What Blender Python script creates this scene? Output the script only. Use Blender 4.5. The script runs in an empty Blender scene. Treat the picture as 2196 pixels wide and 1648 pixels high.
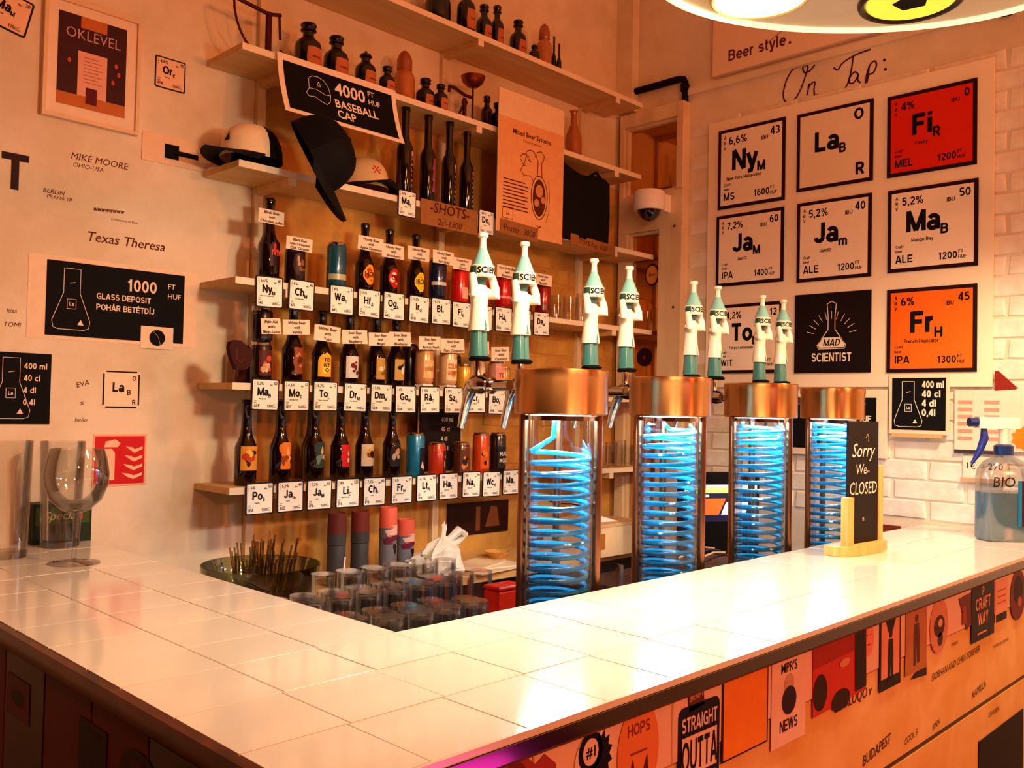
import bpy, math, random
from math import pi, sin, cos, radians
from mathutils import Matrix, Vector
random.seed(7)
scn = bpy.context.scene
col = scn.collection

# ---------------------------------------------------------------- camera
EYE = Vector((0.0, 0.0, 1.5))
F_PX, YAW, PITCH, ROLL = 1940.12, radians(45.6576), radians(1.5634), radians(1.2021)
_f = Vector((sin(YAW)*cos(PITCH), cos(YAW)*cos(PITCH), sin(PITCH)))
_r = Vector((cos(YAW), -sin(YAW), 0.0)); _u = _r.cross(_f)
RIGHT = _r*cos(ROLL) + _u*sin(ROLL); UP = _u*cos(ROLL) - _r*sin(ROLL); FWD = _f
cam_d = bpy.data.cameras.new('camera'); cam = bpy.data.objects.new('camera', cam_d); col.objects.link(cam)
cam.matrix_world = Matrix(((RIGHT.x, UP.x, -FWD.x, EYE.x), (RIGHT.y, UP.y, -FWD.y, EYE.y), (RIGHT.z, UP.z, -FWD.z, EYE.z), (0, 0, 0, 1)))
cam_d.sensor_width = 36; cam_d.lens = F_PX*36/2196; cam_d.clip_start = 0.05
scn.camera = cam

# ---------------------------------------------------------------- world, lights, exposure
w = bpy.data.worlds.new('world'); scn.world = w; w.use_nodes = True
w.node_tree.nodes['Background'].inputs[0].default_value = (1.0, 0.24, 0.06, 1)
w.node_tree.nodes['Background'].inputs[1].default_value = 0.20
scn.view_settings.view_transform = 'Standard'; scn.view_settings.look = 'None'
scn.view_settings.exposure = 0.0; scn.view_settings.gamma = 1.0; scn.view_settings.use_curve_mapping = False

def light(name, kind, loc, energy, color, size=0.3, target=None, size_y=None, spot=None, blend=0.5):
    d = bpy.data.lights.new(name, kind); d.energy = energy; d.color = color
    if kind == 'AREA':
        d.size = size
        if size_y: d.shape = 'RECTANGLE'; d.size_y = size_y
    else: d.shadow_soft_size = size
    if kind == 'SPOT': d.spot_size = radians(spot); d.spot_blend = blend
    o = bpy.data.objects.new(name, d); col.objects.link(o); o.location = loc
    if target is not None:
        o.rotation_euler = (Vector(target)-Vector(loc)).to_track_quat('-Z', 'Y').to_euler()
    return o
light('room_lamp', 'POINT', (2.25, -2.5, 2.45), 172, (1.0, 0.26, 0.07), 0.10)
light('room_lamp', 'POINT', (-0.20, -1.9, 2.30), 92, (1.0, 0.29, 0.085), 0.08)
light('upper_wall_fill', 'POINT', (1.50, 0.45, 2.55), 17, (1.0, 0.36, 0.14), 0.12)  # added fill above the lamp plate, brightens the upper walls like bounce
light('neon_light', 'AREA', (1.75, -0.55, 0.42), 2.2, (1.0, 0.03, 0.42), 0.5, (1.3, 0.73, 1.0), size_y=0.08)
light('pendant_spot', 'SPOT', (2.72, 0.58, 2.22), 64, (1.0, 0.76, 0.46), 0.05, (2.60, 0.80, 1.0), spot=164, blend=0.8)
light('lamp_spot', 'SPOT', (1.50, 0.62, 2.14), 32, (1.0, 0.82, 0.56), 0.07, (1.9, 1.1, 1.0), spot=150, blend=0.8)
light('lamp_spot', 'SPOT', (1.34, 0.78, 2.14), 48, (1.0, 0.80, 0.54), 0.07, (1.45, 1.8, 1.0), spot=150, blend=0.8)

# ---------------------------------------------------------------- helpers
def ray(x, y): return RIGHT*((x-1098)/F_PX) - UP*((y-824)/F_PX) + FWD
def PY(x, y, Y): v = ray(x, y); return EYE + v*((Y-EYE.y)/v.y)
def PX(x, y, X): v = ray(x, y); return EYE + v*((X-EYE.x)/v.x)
def PZ(x, y, Z): v = ray(x, y); return EYE + v*((Z-EYE.z)/v.z)

def lin(h):
    h = h.lstrip('#'); c = [int(h[i:i+2], 16)/255 for i in (0, 2, 4)]
    return tuple(v/12.92 if v <= .04045 else ((v+.055)/1.055)**2.4 for v in c)
_mats = {}
def M(hexc, rough=0.6, metal=0.0, var=0.06, scale=30.0, bump=0.0, emit=0.0, coat=0.0, bscale=None, aniso=0.0, trans=0.0):
    key = (hexc, rough, metal, var, scale, bump, emit, coat, bscale, aniso, trans)
    if key in _mats: return _mats[key]
    m = bpy.data.materials.new('mat_%d' % len(_mats)); m.use_nodes = True
    nt = m.node_tree; b = nt.nodes['Principled BSDF']; c = lin(hexc)
    b.inputs['Roughness'].default_value = rough; b.inputs['Metallic'].default_value = metal
    if rough >= .4: b.inputs['Specular IOR Level'].default_value = .18
    if coat: b.inputs['Coat Weight'].default_value = coat; b.inputs['Coat Roughness'].default_value = 0.08
    if aniso:
        b.inputs['Anisotropic'].default_value = aniso; b.inputs['Anisotropic Rotation'].default_value = .25
        tg = nt.nodes.new('ShaderNodeTangent'); tg.direction_type = 'RADIAL'; tg.axis = 'Z'; nt.links.new(tg.outputs[0], b.inputs['Tangent'])
    if trans: b.inputs['Transmission Weight'].default_value = trans
    tc = nt.nodes.new('ShaderNodeTexCoord')
    n = nt.nodes.new('ShaderNodeTexNoise'); n.inputs['Scale'].default_value = scale; n.inputs['Detail'].default_value = 4
    nt.links.new(tc.outputs['Object'], n.inputs['Vector'])
    r = nt.nodes.new('ShaderNodeValToRGB')
    r.color_ramp.elements[0].position = .3; r.color_ramp.elements[1].position = .7
    r.color_ramp.elements[0].color = tuple(max(0, v*(1-var)) for v in c)+(1,)
    r.color_ramp.elements[1].color = tuple(min(1, v*(1+var*.5)) for v in c)+(1,)
    nt.links.new(n.outputs['Fac'], r.inputs[0]); nt.links.new(r.outputs[0], b.inputs['Base Color'])
    if bump:
        n2 = nt.nodes.new('ShaderNodeTexNoise'); n2.inputs['Scale'].default_value = bscale or scale; n2.inputs['Detail'].default_value = 5
        nt.links.new(tc.outputs['Object'], n2.inputs['Vector'])
        bp = nt.nodes.new('ShaderNodeBump'); bp.inputs['Strength'].default_value = bump; bp.inputs['Distance'].default_value = .01
        nt.links.new(n2.outputs['Fac'], bp.inputs['Height']); nt.links.new(bp.outputs[0], b.inputs['Normal'])
    if emit:
        b.inputs['Emission Color'].default_value = c+(1,); b.inputs['Emission Strength'].default_value = emit
    _mats[key] = m; return m
def glass(name, tint=(1, 1, 1), refl=0.0, rough=0.02, ior=1.45, dens=1.0):
    if name in _mats: return _mats[name]
    m = bpy.data.materials.new(name); m.use_nodes = True; nt = m.node_tree
    for x in list(nt.nodes):
        if x.type != 'OUTPUT_MATERIAL': nt.nodes.remove(x)
    out = [x for x in nt.nodes if x.type == 'OUTPUT_MATERIAL'][0]
    t = nt.nodes.new('ShaderNodeBsdfTransparent'); t.inputs[0].default_value = tuple(tint)+(1,)
    g = nt.nodes.new('ShaderNodeBsdfGlossy'); g.inputs['Roughness'].default_value = rough
    lw = nt.nodes.new('ShaderNodeLayerWeight'); lw.inputs['Blend'].default_value = 0.35
    ma = nt.nodes.new('ShaderNodeMath'); ma.operation = 'MULTIPLY_ADD'; ma.inputs[1].default_value = dens; ma.inputs[2].default_value = refl; ma.use_clamp = True
    nt.links.new(lw.outputs['Fresnel'], ma.inputs[0])
    mx = nt.nodes.new('ShaderNodeMixShader'); nt.links.new(ma.outputs[0], mx.inputs[0])
    nt.links.new(t.outputs[0], mx.inputs[1]); nt.links.new(g.outputs[0], mx.inputs[2]); nt.links.new(mx.outputs[0], out.inputs[0])
    _mats[name] = m; return m

INK = '#060408'
_tc = {}
def tmesh(s, bold=0.0, shear=0.0):
    k = (s, bold, shear)
    if k in _tc: return _tc[k]
    cu = bpy.data.curves.new('t', 'FONT'); cu.body = s; cu.size = 1; cu.offset = bold; cu.resolution_u = 2; cu.shear = shear
    cu.fill_mode = 'BOTH'
    o = bpy.data.objects.new('t', cu); col.objects.link(o)
    dg = bpy.context.evaluated_depsgraph_get(); me = o.evaluated_get(dg).to_mesh()
    vs = [(v.co.x, v.co.y) for v in me.vertices]; fs = [tuple(p.vertices) for p in me.polygons]
    o.evaluated_get(dg).to_mesh_clear(); bpy.data.objects.remove(o); bpy.data.curves.remove(cu)
    if vs: x0 = min(v[0] for v in vs); x1 = max(v[0] for v in vs)
    else: x0 = x1 = 0
    _tc[k] = (vs, fs, x0, x1); return _tc[k]

# ---- a small stroke alphabet for the heavy sans-serif lettering: centre lines, 'a' = arc (cx cy rx ry from to)
def _V(x): return [(x, 0), (x, 1)]
GL = {
 'A': (.78, [[(.08, 0), (.38, 1)], [(.70, 0), (.40, 1)], [(.2, .27), (.58, .27)]]),
 'B': (.72, [_V(.09), [(.09, .91), (.38, .91)], ('a', .38, .72, .2, .19, 90, -90), [(.09, .53), (.38, .53)], ('a', .40, .31, .21, .22, 90, -90), [(.09, .09), (.4, .09)]]),
 'C': (.76, [('a', .42, .5, .33, .41, 45, 315)]), 'D': (.76, [_V(.09), [(.09, .91), (.32, .91)], ('a', .32, .5, .33, .41, 90, -90), [(.09, .09), (.32, .09)]]),
 'E': (.66, [_V(.09), [(.09, .91), (.62, .91)], [(.09, .5), (.57, .5)], [(.09, .09), (.63, .09)]]), 'F': (.62, [_V(.09), [(.09, .91), (.60, .91)], [(.09, .52), (.54, .52)]]),
 'G': (.8, [('a', .42, .5, .33, .41, 45, 330), [(.69, .02), (.69, .46)], [(.44, .45), (.75, .45)]]), 'H': (.76, [_V(.09), _V(.66), [(.09, .51), (.66, .51)]]), 'I': (.28, [_V(.14)]),
 'J': (.58, [[(.45, 1), (.45, .28)], ('a', .26, .28, .19, .19, 0, -175)]), 'K': (.74, [_V(.09), [(.12, .38), (.62, 1)], [(.28, .58), (.66, 0)]]), 'L': (.6, [_V(.09), [(.09, .09), (.57, .09)]]),
 'M': (.9, [_V(.09), _V(.80), [(.09, 1), (.445, .03)], [(.80, 1), (.445, .03)]]), 'N': (.76, [_V(.09), _V(.66), [(.10, 1), (.65, 0)]]), 'O': (.84, [('a', .42, .5, .33, .41, 0, 360)]),
 'P': (.7, [_V(.09), [(.09, .91), (.38, .91)], ('a', .38, .68, .21, .23, 90, -90), [(.09, .45), (.38, .45)]]), 'Q': (.84, [('a', .42, .5, .33, .41, 0, 360), [(.5, .25), (.78, 0)]]),
 'R': (.74, [_V(.09), [(.09, .91), (.38, .91)], ('a', .38, .69, .21, .22, 90, -90), [(.09, .47), (.38, .47)], [(.36, .47), (.64, 0)]]), 'S': (.7, [('a', .35, .71, .24, .205, 25, 270), ('a', .35, .295, .25, .21, 90, -155)]),
 'T': (.66, [_V(.33), [(.02, .91), (.64, .91)]]), 'U': (.74, [[(.09, 1), (.09, .36)], ('a', .37, .36, .28, .27, 180, 360), [(.65, .36), (.65, 1)]]), 'V': (.72, [[(.07, 1), (.36, .02)], [(.65, 1), (.36, .02)]]),
 'W': (1.02, [[(.07, 1), (.28, .02)], [(.28, .02), (.51, .98)], [(.51, .98), (.74, .02)], [(.74, .02), (.95, 1)]]), 'X': (.7, [[(.06, 0), (.64, 1)], [(.06, 1), (.64, 0)]]), 'Y': (.68, [[(.06, 1), (.34, .45)], [(.62, 1), (.34, .45)], [(.34, .5), (.34, 0)]]),
 'Z': (.66, [[(.05, .91), (.6, .91)], [(.56, .9), (.1, .1)], [(.04, .09), (.63, .09)]]),
 'a': (.60, [('a', .26, .22, .19, .145, 0, 360), [(.49, 0), (.49, .5)], ('a', .29, .47, .20, .19, 0, 155)]), 'b': (.62, [_V(.09), ('a', .32, .36, .22, .28, 0, 360)]), 'c': (.56, [('a', .31, .36, .23, .28, 45, 315)]),
 'd': (.62, [_V(.53), ('a', .30, .36, .22, .28, 0, 360)]), 'e': (.60, [('a', .31, .36, .23, .28, 0, 320), [(.08, .37), (.55, .37)]]), 'f': (.38, [[(.15, 0), (.15, .78)], ('a', .30, .78, .15, .14, 180, 80), [(.02, .66), (.34, .66)]]),
 'g': (.62, [('a', .30, .36, .22, .28, 0, 360), [(.53, .73), (.53, -.06)], ('a', .31, -.06, .22, .14, 0, -150)]), 'h': (.60, [_V(.09), ('a', .29, .43, .2, .22, 180, 0), [(.49, .43), (.49, 0)]]), 'i': (.26, [[(.13, 0), (.13, .73)], [(.13, .83), (.13, 1)]]),
 'k': (.58, [_V(.09), [(.12, .28), (.48, .73)], [(.24, .44), (.52, 0)]]), 'l': (.26, [_V(.13)]), 'm': (.92, [[(.09, 0), (.09, .73)], ('a', .27, .44, .18, .21, 180, 0), [(.45, .44), (.45, 0)], ('a', .63, .44, .18, .21, 180, 0), [(.81, .44), (.81, 0)]]),
 'n': (.60, [[(.09, 0), (.09, .73)], ('a', .29, .43, .2, .22, 180, 0), [(.49, .43), (.49, 0)]]), 'o': (.62, [('a', .31, .36, .23, .28, 0, 360)]), 'p': (.62, [[(.09, -.25), (.09, .73)], ('a', .32, .36, .22, .28, 0, 360)]),
 'r': (.40, [[(.09, 0), (.09, .73)], ('a', .31, .43, .22, .22, 180, 80)]), 's': (.54, [('a', .27, .515, .18, .14, 25, 270), ('a', .27, .23, .19, .145, 90, -155)]), 't': (.36, [[(.16, .95), (.16, .2)], ('a', .28, .2, .12, .12, 180, 280), [(.02, .66), (.34, .66)]]),
 'u': (.60, [[(.09, .73), (.09, .3)], ('a', .29, .3, .2, .22, 180, 360), [(.49, .73), (.49, 0)]]), 'v': (.56, [[(.05, .73), (.28, .02)], [(.51, .73), (.28, .02)]]), 'w': (.82, [[(.05, .73), (.22, .02)], [(.22, .02), (.41, .7)], [(.41, .7), (.6, .02)], [(.6, .02), (.77, .73)]]),
 'y': (.56, [[(.05, .73), (.29, .02)], [(.52, .73), (.22, -.22)], [(.25, -.16), (.06, -.17)]]), 'z': (.54, [[(.04, .65), (.5, .65)], [(.46, .62), (.08, .12)], [(.04, .08), (.51, .08)]]),
 '0': (.62, [('a', .30, .5, .21, .41, 0, 360)]), '1': (.46, [[(.28, 0), (.28, 1)], [(.30, .88), (.07, .70)]]), '2': (.60, [('a', .29, .70, .21, .21, 165, -35), [(.46, .59), (.08, .10)], [(.05, .09), (.55, .09)]]),
 '3': (.60, [('a', .28, .72, .19, .19, 145, -90), ('a', .28, .30, .21, .21, 90, -145)]), '4': (.62, [[(.43, 0), (.43, 1)], [(.43, .96), (.07, .32)], [(.03, .27), (.59, .27)]]), '5': (.60, [[(.51, .91), (.13, .91)], [(.14, .95), (.11, .46)], ('a', .29, .33, .21, .24, 135, -145)]),
 '6': (.62, [('a', .30, .31, .21, .22, 0, 360), ('a', .40, .45, .31, .46, 95, 180)]), '7': (.58, [[(.05, .91), (.54, .91)], [(.52, .9), (.22, 0)]]), '8': (.60, [('a', .30, .71, .18, .20, 0, 360), ('a', .30, .29, .21, .20, 0, 360)]), '9': (.62, [('a', .30, .69, .21, .22, 0, 360), ('a', .20, .55, .31, .46, 0, -85)]),
 '%': (.92, [('a', .20, .74, .12, .17, 0, 360), ('a', .70, .26, .12, .17, 0, 360), [(.22, 0), (.68, 1)]]), ',': (.24, [[(.12, .14), (.12, 0), (.07, -.14)]]), '.': (.24, [[(.12, 0), (.12, .17)]]), '-': (.4, [[(.05, .38), (.35, .38)]]), ' ': (.32, []), '/': (.4, [[(.04, 0), (.36, 1)]])}
GL['á'] = (.60, GL['a'][1]+[[(.24, .80), (.36, .98)]]); GL['Á'] = (.78, GL['A'][1]+[[(.34, 1.06), (.46, 1.22)]]); GL['É'] = (.66, GL['E'][1]+[[(.3, 1.06), (.42, 1.22)]]); GL['Í'] = (.28, GL['I'][1]+[[(.1, 1.06), (.22, 1.22)]])
_gc = {}
def glyphs(t, wd):
    k = (t, wd)
    if k in _gc: return _gc[k]
    x = 0; out = []          # list of strokes: (order, left points, right points)
    for ch in t:
        gw, st = GL[ch]
        for o_, q in enumerate(st):
            if q[0] == 'a':
                _, cx, cy, rx, ry, a0, a1 = q; n = max(6, int(abs(a1-a0)/18)); pts = [(cx+rx*cos(radians(a0+(a1-a0)*i/n)), cy+ry*sin(radians(a0+(a1-a0)*i/n))) for i in range(n+1)]
            else: pts = q
            ww = wd*(.8 if ch in '%' else 1); L = []; closed = q[0] == 'a' and abs(abs(q[6]-q[5])-360) < 1
            for i in range(len(pts)):
                a = pts[i-1] if i > 0 else (pts[-2] if closed else pts[0]); b = pts[i+1] if i < len(pts)-1 else (pts[1] if closed else pts[-1])
                dx, dy = b[0]-a[0], b[1]-a[1]; d = math.hypot(dx, dy) or 1; L.append((-dy/d*ww/2, dx/d*ww/2))
            out.append((o_, [(x+p[0]+l[0], p[1]+l[1]) for p, l in zip(pts, L)], [(x+p[0]-l[0], p[1]-l[1]) for p, l in zip(pts, L)]))
        x += gw+.07
    _gc[k] = (out, x-.07); return _gc[k]
def split_mesh(v, f):
    """far-apart clusters of loose pieces, as lists of faces"""
    par = list(range(len(v)))
    def fd(a):
        while par[a] != a: par[a] = par[par[a]]; a = par[a]
        return a
    for q in f:
        a = fd(q[0])
        for b in q[1:]: par[fd(b)] = a
    isl = {}
    for q in f: isl.setdefault(fd(q[0]), []).append(q)
    I = []
    for k, fs in isl.items():
        ps = [v[i] for q in fs for i in q]; lo = [min(p[c] for p in ps) for c in range(3)]; hi = [max(p[c] for p in ps) for c in range(3)]
        I.append([lo, hi, fs])
    if len(I) > 400: return [f]
    g = list(range(len(I)))
    def fg(a):
        while g[a] != a: g[a] = g[g[a]]; a = g[a]
        return a
    sz = [math.dist(a[0], a[1]) for a in I]
    for i in range(len(I)):
        for j in range(i):
            gap = math.sqrt(sum(max(0, I[i][0][c]-I[j][1][c], I[j][0][c]-I[i][1][c])**2 for c in range(3)))
            if gap < .45*max(sz[i], sz[j]): g[fg(i)] = fg(j)
    out = {}
    for i in range(len(I)): out.setdefault(fg(i), []).extend(I[i][2])
    return list(out.values())

class MB:
    def __init__(s): s.v = []; s.f = []
    def poly(s, pts): n = len(s.v); s.v += [tuple(p) for p in pts]; s.f.append(tuple(range(n, n+len(pts)))); return s
    def add(s, vs, fs): n = len(s.v); s.v += [tuple(v) for v in vs]; s.f += [tuple(i+n for i in f) for f in fs]; return s
    def box(s, x0, y0, z0, x1, y1, z1):
        v = [(x0, y0, z0), (x1, y0, z0), (x1, y1, z0), (x0, y1, z0), (x0, y0, z1), (x1, y0, z1), (x1, y1, z1), (x0, y1, z1)]
        return s.add(v, [(0, 3, 2, 1), (4, 5, 6, 7), (0, 1, 5, 4), (1, 2, 6, 5), (2, 3, 7, 6), (3, 0, 4, 7)])
    def cbox(s, x0, y0, z0, x1, y1, z1, c):      # box with chamfered top edges
        v = [(x0, y0, z0), (x1, y0, z0), (x1, y1, z0), (x0, y1, z0), (x0, y0, z1-c), (x1, y0, z1-c), (x1, y1, z1-c), (x0, y1, z1-c),
             (x0+c, y0+c, z1), (x1-c, y0+c, z1), (x1-c, y1-c, z1), (x0+c, y1-c, z1)]
        return s.add(v, [(0, 3, 2, 1), (0, 1, 5, 4), (1, 2, 6, 5), (2, 3, 7, 6), (3, 0, 4, 7), (4, 5, 9, 8), (5, 6, 10, 9), (6, 7, 11, 10), (7, 4, 8, 11), (8, 9, 10, 11)])
    def prism(s, pts, y0, y1):                   # x-z polygon extruded along y (front face at y0)
        n = len(pts); vs = [(p[0], y0, p[1]) for p in pts]+[(p[0], y1, p[1]) for p in pts]
        fs = [tuple(range(n)), tuple(range(2*n-1, n-1, -1))]+[(i, (i+1) % n+0, (i+1) % n+n, i+n)[::-1] for i in range(n)]
        return s.add(vs, fs)
    def flat(s, pts, y): return s.poly([(p[0], y, p[1]) for p in pts])
    def zprism(s, pts, z0, z1):
        n = len(pts); vs = [(p[0], p[1], z0) for p in pts]+[(p[0], p[1], z1) for p in pts]
        return s.add(vs, [tuple(range(n-1, -1, -1)), tuple(range(n, 2*n))]+[(i, (i+1) % n, (i+1) % n+n, i+n) for i in range(n)])
    def lathe(s, prof, n=24, cx=0, cy=0, cap=True):
        b = len(s.v)
        for r, z in prof:
            for i in range(n): a = 2*pi*i/n; s.v.append((cx+r*cos(a), cy+r*sin(a), z))
        for j in range(len(prof)-1):
            for i in range(n):
                k = (i+1) % n; s.f.append((b+j*n+i, b+j*n+k, b+(j+1)*n+k, b+(j+1)*n+i))
        if cap:
            if prof[0][0] > 1e-6: s.f.append(tuple(b+i for i in range(n-1, -1, -1)))
            if prof[-1][0] > 1e-6: s.f.append(tuple(b+(len(prof)-1)*n+i for i in range(n)))
        return s
    def loft(s, rings, n=16):                    # rings: (cx, cy, z, rx, ry)
        b = len(s.v)
        for cx, cy, z, rx, ry in rings:
            for i in range(n): a = 2*pi*i/n; s.v.append((cx+rx*cos(a), cy+ry*sin(a), z))
        for j in range(len(rings)-1):
            for i in range(n): k = (i+1) % n; s.f.append((b+j*n+i, b+j*n+k, b+(j+1)*n+k, b+(j+1)*n+i))
        s.f.append(tuple(b+i for i in range(n-1, -1, -1))); s.f.append(tuple(b+(len(rings)-1)*n+i for i in range(n)))
        return s
    def tube(s, pts, r, n=8, closed=False):
        P = [Vector(p) for p in pts]; m = len(P); b = len(s.v); rr = r if isinstance(r, (list, tuple)) else [r]*m
        up = Vector((0, 0, 1)); prev = None
        for i, p in enumerate(P):
            t = (P[(i+1) % m]-P[i-1]) if closed else (P[min(i+1, m-1)]-P[max(i-1, 0)])
            t.normalize()
            if prev is None:
                a = up if abs(t.z) < .9 else Vector((1, 0, 0)); nx = t.cross(a).normalized()
            else: nx = (prev-t*prev.dot(t)).normalized()
            prev = nx; ny = t.cross(nx)
            for k in range(n):
                a = 2*pi*k/n; s.v.append(tuple(p+(nx*cos(a)+ny*sin(a))*rr[i]))
        for j in range(m if closed else m-1):
            j2 = (j+1) % m
            for k in range(n): k2 = (k+1) % n; s.f.append((b+j*n+k, b+j*n+k2, b+j2*n+k2, b+j2*n+k))
        if not closed:
            s.f.append(tuple(b+k for k in range(n-1, -1, -1))); s.f.append(tuple(b+(m-1)*n+k for k in range(n)))
        return s
    def text(s, t, x, z, h, y=-.001, bold=0.0, align='L', shear=0.0, maxw=None, rot=0.0, sx=1.0):
        if bold >= .02 and all(ch in GL for ch in t):
            st, tw_ = glyphs(t, .215 if bold >= .04 else .17); kx = h*sx*.98
            if maxw and tw_*kx > maxw: kx = maxw/tw_
            off = {'L': 0, 'R': tw_, 'C': tw_/2}[align]; c, sn = cos(rot), sin(rot)
            for o_, A_, B_ in st:
                b0 = len(s.v); yy = y-.00004*o_
                for P_ in (A_, B_):
                    for px_, py_ in P_: a = (px_-off+shear*py_)*kx; b = py_*h; s.v.append((x+a*c-b*sn, yy, z+a*sn+b*c))
                n_ = len(A_)
                for i in range(n_-1): s.f.append((b0+i, b0+n_+i, b0+n_+i+1, b0+i+1))
            return s
        vs, fs, x0, x1 = tmesh(t, min(bold, .02), shear); k = h/.70; kx = k*sx
        if maxw and (x1-x0)*kx > maxw: kx = maxw/(x1-x0)
        off = {'L': x0, 'R': x1, 'C': (x0+x1)/2}[align]; c, sn = cos(rot), sin(rot)
        out = []
        for vx, vy in vs:
            a = (vx-off)*kx; b = vy*k; out.append((x+a*c-b*sn, y, z+a*sn+b*c))
        return s.add(out, fs)
    def line(s, pts, wd, y=-.001):               # flat ribbon in the x-z plane
        n = len(pts)
        L = []
        for i in range(n):
            a = pts[max(i-1, 0)]; b = pts[min(i+1, n-1)]; dx, dz = b[0]-a[0], b[1]-a[1]; q = math.hypot(dx, dz) or 1
            L.append((-dz/q*wd/2, dx/q*wd/2))
        for i in range(n-1):
            p, q = pts[i], pts[i+1]; a, b = L[i], L[i+1]
            s.flat([(p[0]-a[0], p[1]-a[1]), (q[0]-b[0], q[1]-b[1]), (q[0]+b[0], q[1]+b[1]), (p[0]+a[0], p[1]+a[1])], y)
        return s
    def frame(s, x0, z0, x1, z1, t, y0, y1):
        s.box(x0, y0, z0, x1, y1, z0+t); s.box(x0, y0, z1-t, x1, y1, z1); s.box(x0, y0, z0+t, x0+t, y1, z1-t); return s.box(x1-t, y0, z0+t, x1, y1, z1-t)
    def build(s, name, mat, parent=None, smooth=False, loc=None, rot=None):
        if name in ('lettering', 'print', 'pen_strokes', 'label_print', 'corner_letters', 'emblem', 'pictogram', 'text_lines', 'flower_print', 'cap_outline') and parent is not None and s.v:
            ext = max(max(p[c] for p in s.v)-min(p[c] for p in s.v) for c in range(3))
            if ext > .10:
                cl = split_mesh(s.v, s.f)
                if 1 < len(cl) < 40:
                    last = None
                    for fs in cl:
                        used = sorted({i for q in fs for i in q}); mp = {a: i for i, a in enumerate(used)}
                        m2 = MB(); m2.v = [s.v[a] for a in used]; m2.f = [tuple(mp[a] for a in q) for q in fs]; m2.whole = True
                        last = m2._build(name if name != 'pen_strokes' else 'pen_stroke', mat, parent, smooth, loc, rot)
                    return last
        return s._build(name, mat, parent, smooth, loc, rot)
    def _build(s, name, mat, parent=None, smooth=False, loc=None, rot=None):
        me = bpy.data.meshes.new(name); me.from_pydata(s.v, [], s.f); me.materials.append(mat)
        if smooth:
            me.polygons.foreach_set('use_smooth', [True]*len(me.polygons))
            try: me.set_sharp_from_angle(angle=radians(40))
            except Exception: pass
        me.update()
        o = bpy.data.objects.new(name, me); col.objects.link(o)
        if parent: o.parent = parent
        if loc is not None: o.location = loc
        if rot is not None: o.rotation_euler = rot
        return o
def wrap(mb, R, rows, nc=8, a0=-pi/2):           # strip shape (v, u0, u1) laid round a cylinder of radius R, centred on angle a0
    b = len(mb.v)
    for v, u0, u1 in rows:
        for i in range(nc+1):
            a = a0+(u0+(u1-u0)*i/nc)/R; mb.v.append((R*cos(a), R*sin(a), v))
    for j in range(len(rows)-1):
        for i in range(nc): k = b+j*(nc+1)+i; mb.f.append((k, k+1, k+nc+2, k+nc+1))
    return mb
def wraptext(mb, R, t, u, v, h, bold=.02, a0=-pi/2, maxw=None):
    vs, fs, x0, x1 = tmesh(t, min(bold, .016)); k = h/.7; kx = k
    if maxw and (x1-x0)*k > maxw: kx = maxw/(x1-x0)
    c = (x0+x1)/2
    return mb.add([(R*cos(a0+(u+(p[0]-c)*kx)/R), R*sin(a0+(u+(p[0]-c)*kx)/R), v+p[1]*k) for p in vs], fs)

def tag(o, label, cat, group=None, kind=None):
    if label: o['label'] = label
    if cat: o['category'] = cat
    if group: o['group'] = group
    if kind: o['kind'] = kind
    return o
def thing(name, label, cat, loc, rotz=0.0, group=None, rot=None):
    o = bpy.data.objects.new(name, None); o.empty_display_size = .05; col.objects.link(o)
    o.location = loc; o.rotation_euler = rot or (0, 0, rotz); return tag(o, label, cat, group)
def struct(o): o['kind'] = 'structure'; return o

WY, WX, CT = 2.55, 3.30, 1.125          # back wall plane, right wall plane, counter top
SF = 2.34                               # front of the shelves
RZ = -pi/2                              # things on the right wall are turned to face -X

# ---------------------------------------------------------------- materials
def plaster(name, base, dark, sc=3.0, bump=.35):
    m = bpy.data.materials.new(name); m.use_nodes = True; nt = m.node_tree; b = nt.nodes['Principled BSDF']
    b.inputs['Roughness'].default_value = .75
    tc = nt.nodes.new('ShaderNodeTexCoord')
    n = nt.nodes.new('ShaderNodeTexNoise'); n.inputs['Scale'].default_value = sc; n.inputs['Detail'].default_value = 8; n.inputs['Roughness'].default_value = .65
    r = nt.nodes.new('ShaderNodeValToRGB'); r.color_ramp.elements[0].position = .36; r.color_ramp.elements[1].position = .6
    r.color_ramp.elements[0].color = lin(dark)+(1,); r.color_ramp.elements[1].color = lin(base)+(1,)
    nt.links.new(tc.outputs['Object'], n.inputs['Vector']); nt.links.new(n.outputs['Fac'], r.inputs[0]); nt.links.new(r.outputs[0], b.inputs['Base Color'])
    n2 = nt.nodes.new('ShaderNodeTexNoise'); n2.inputs['Scale'].default_value = 22; n2.inputs['Detail'].default_value = 6
    nt.links.new(tc.outputs['Object'], n2.inputs['Vector'])
    bp = nt.nodes.new('ShaderNodeBump'); bp.inputs['Strength'].default_value = bump; bp.inputs['Distance'].default_value = .006
    nt.links.new(n2.outputs['Fac'], bp.inputs['Height']); nt.links.new(bp.outputs[0], b.inputs['Normal'])
    return m
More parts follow.
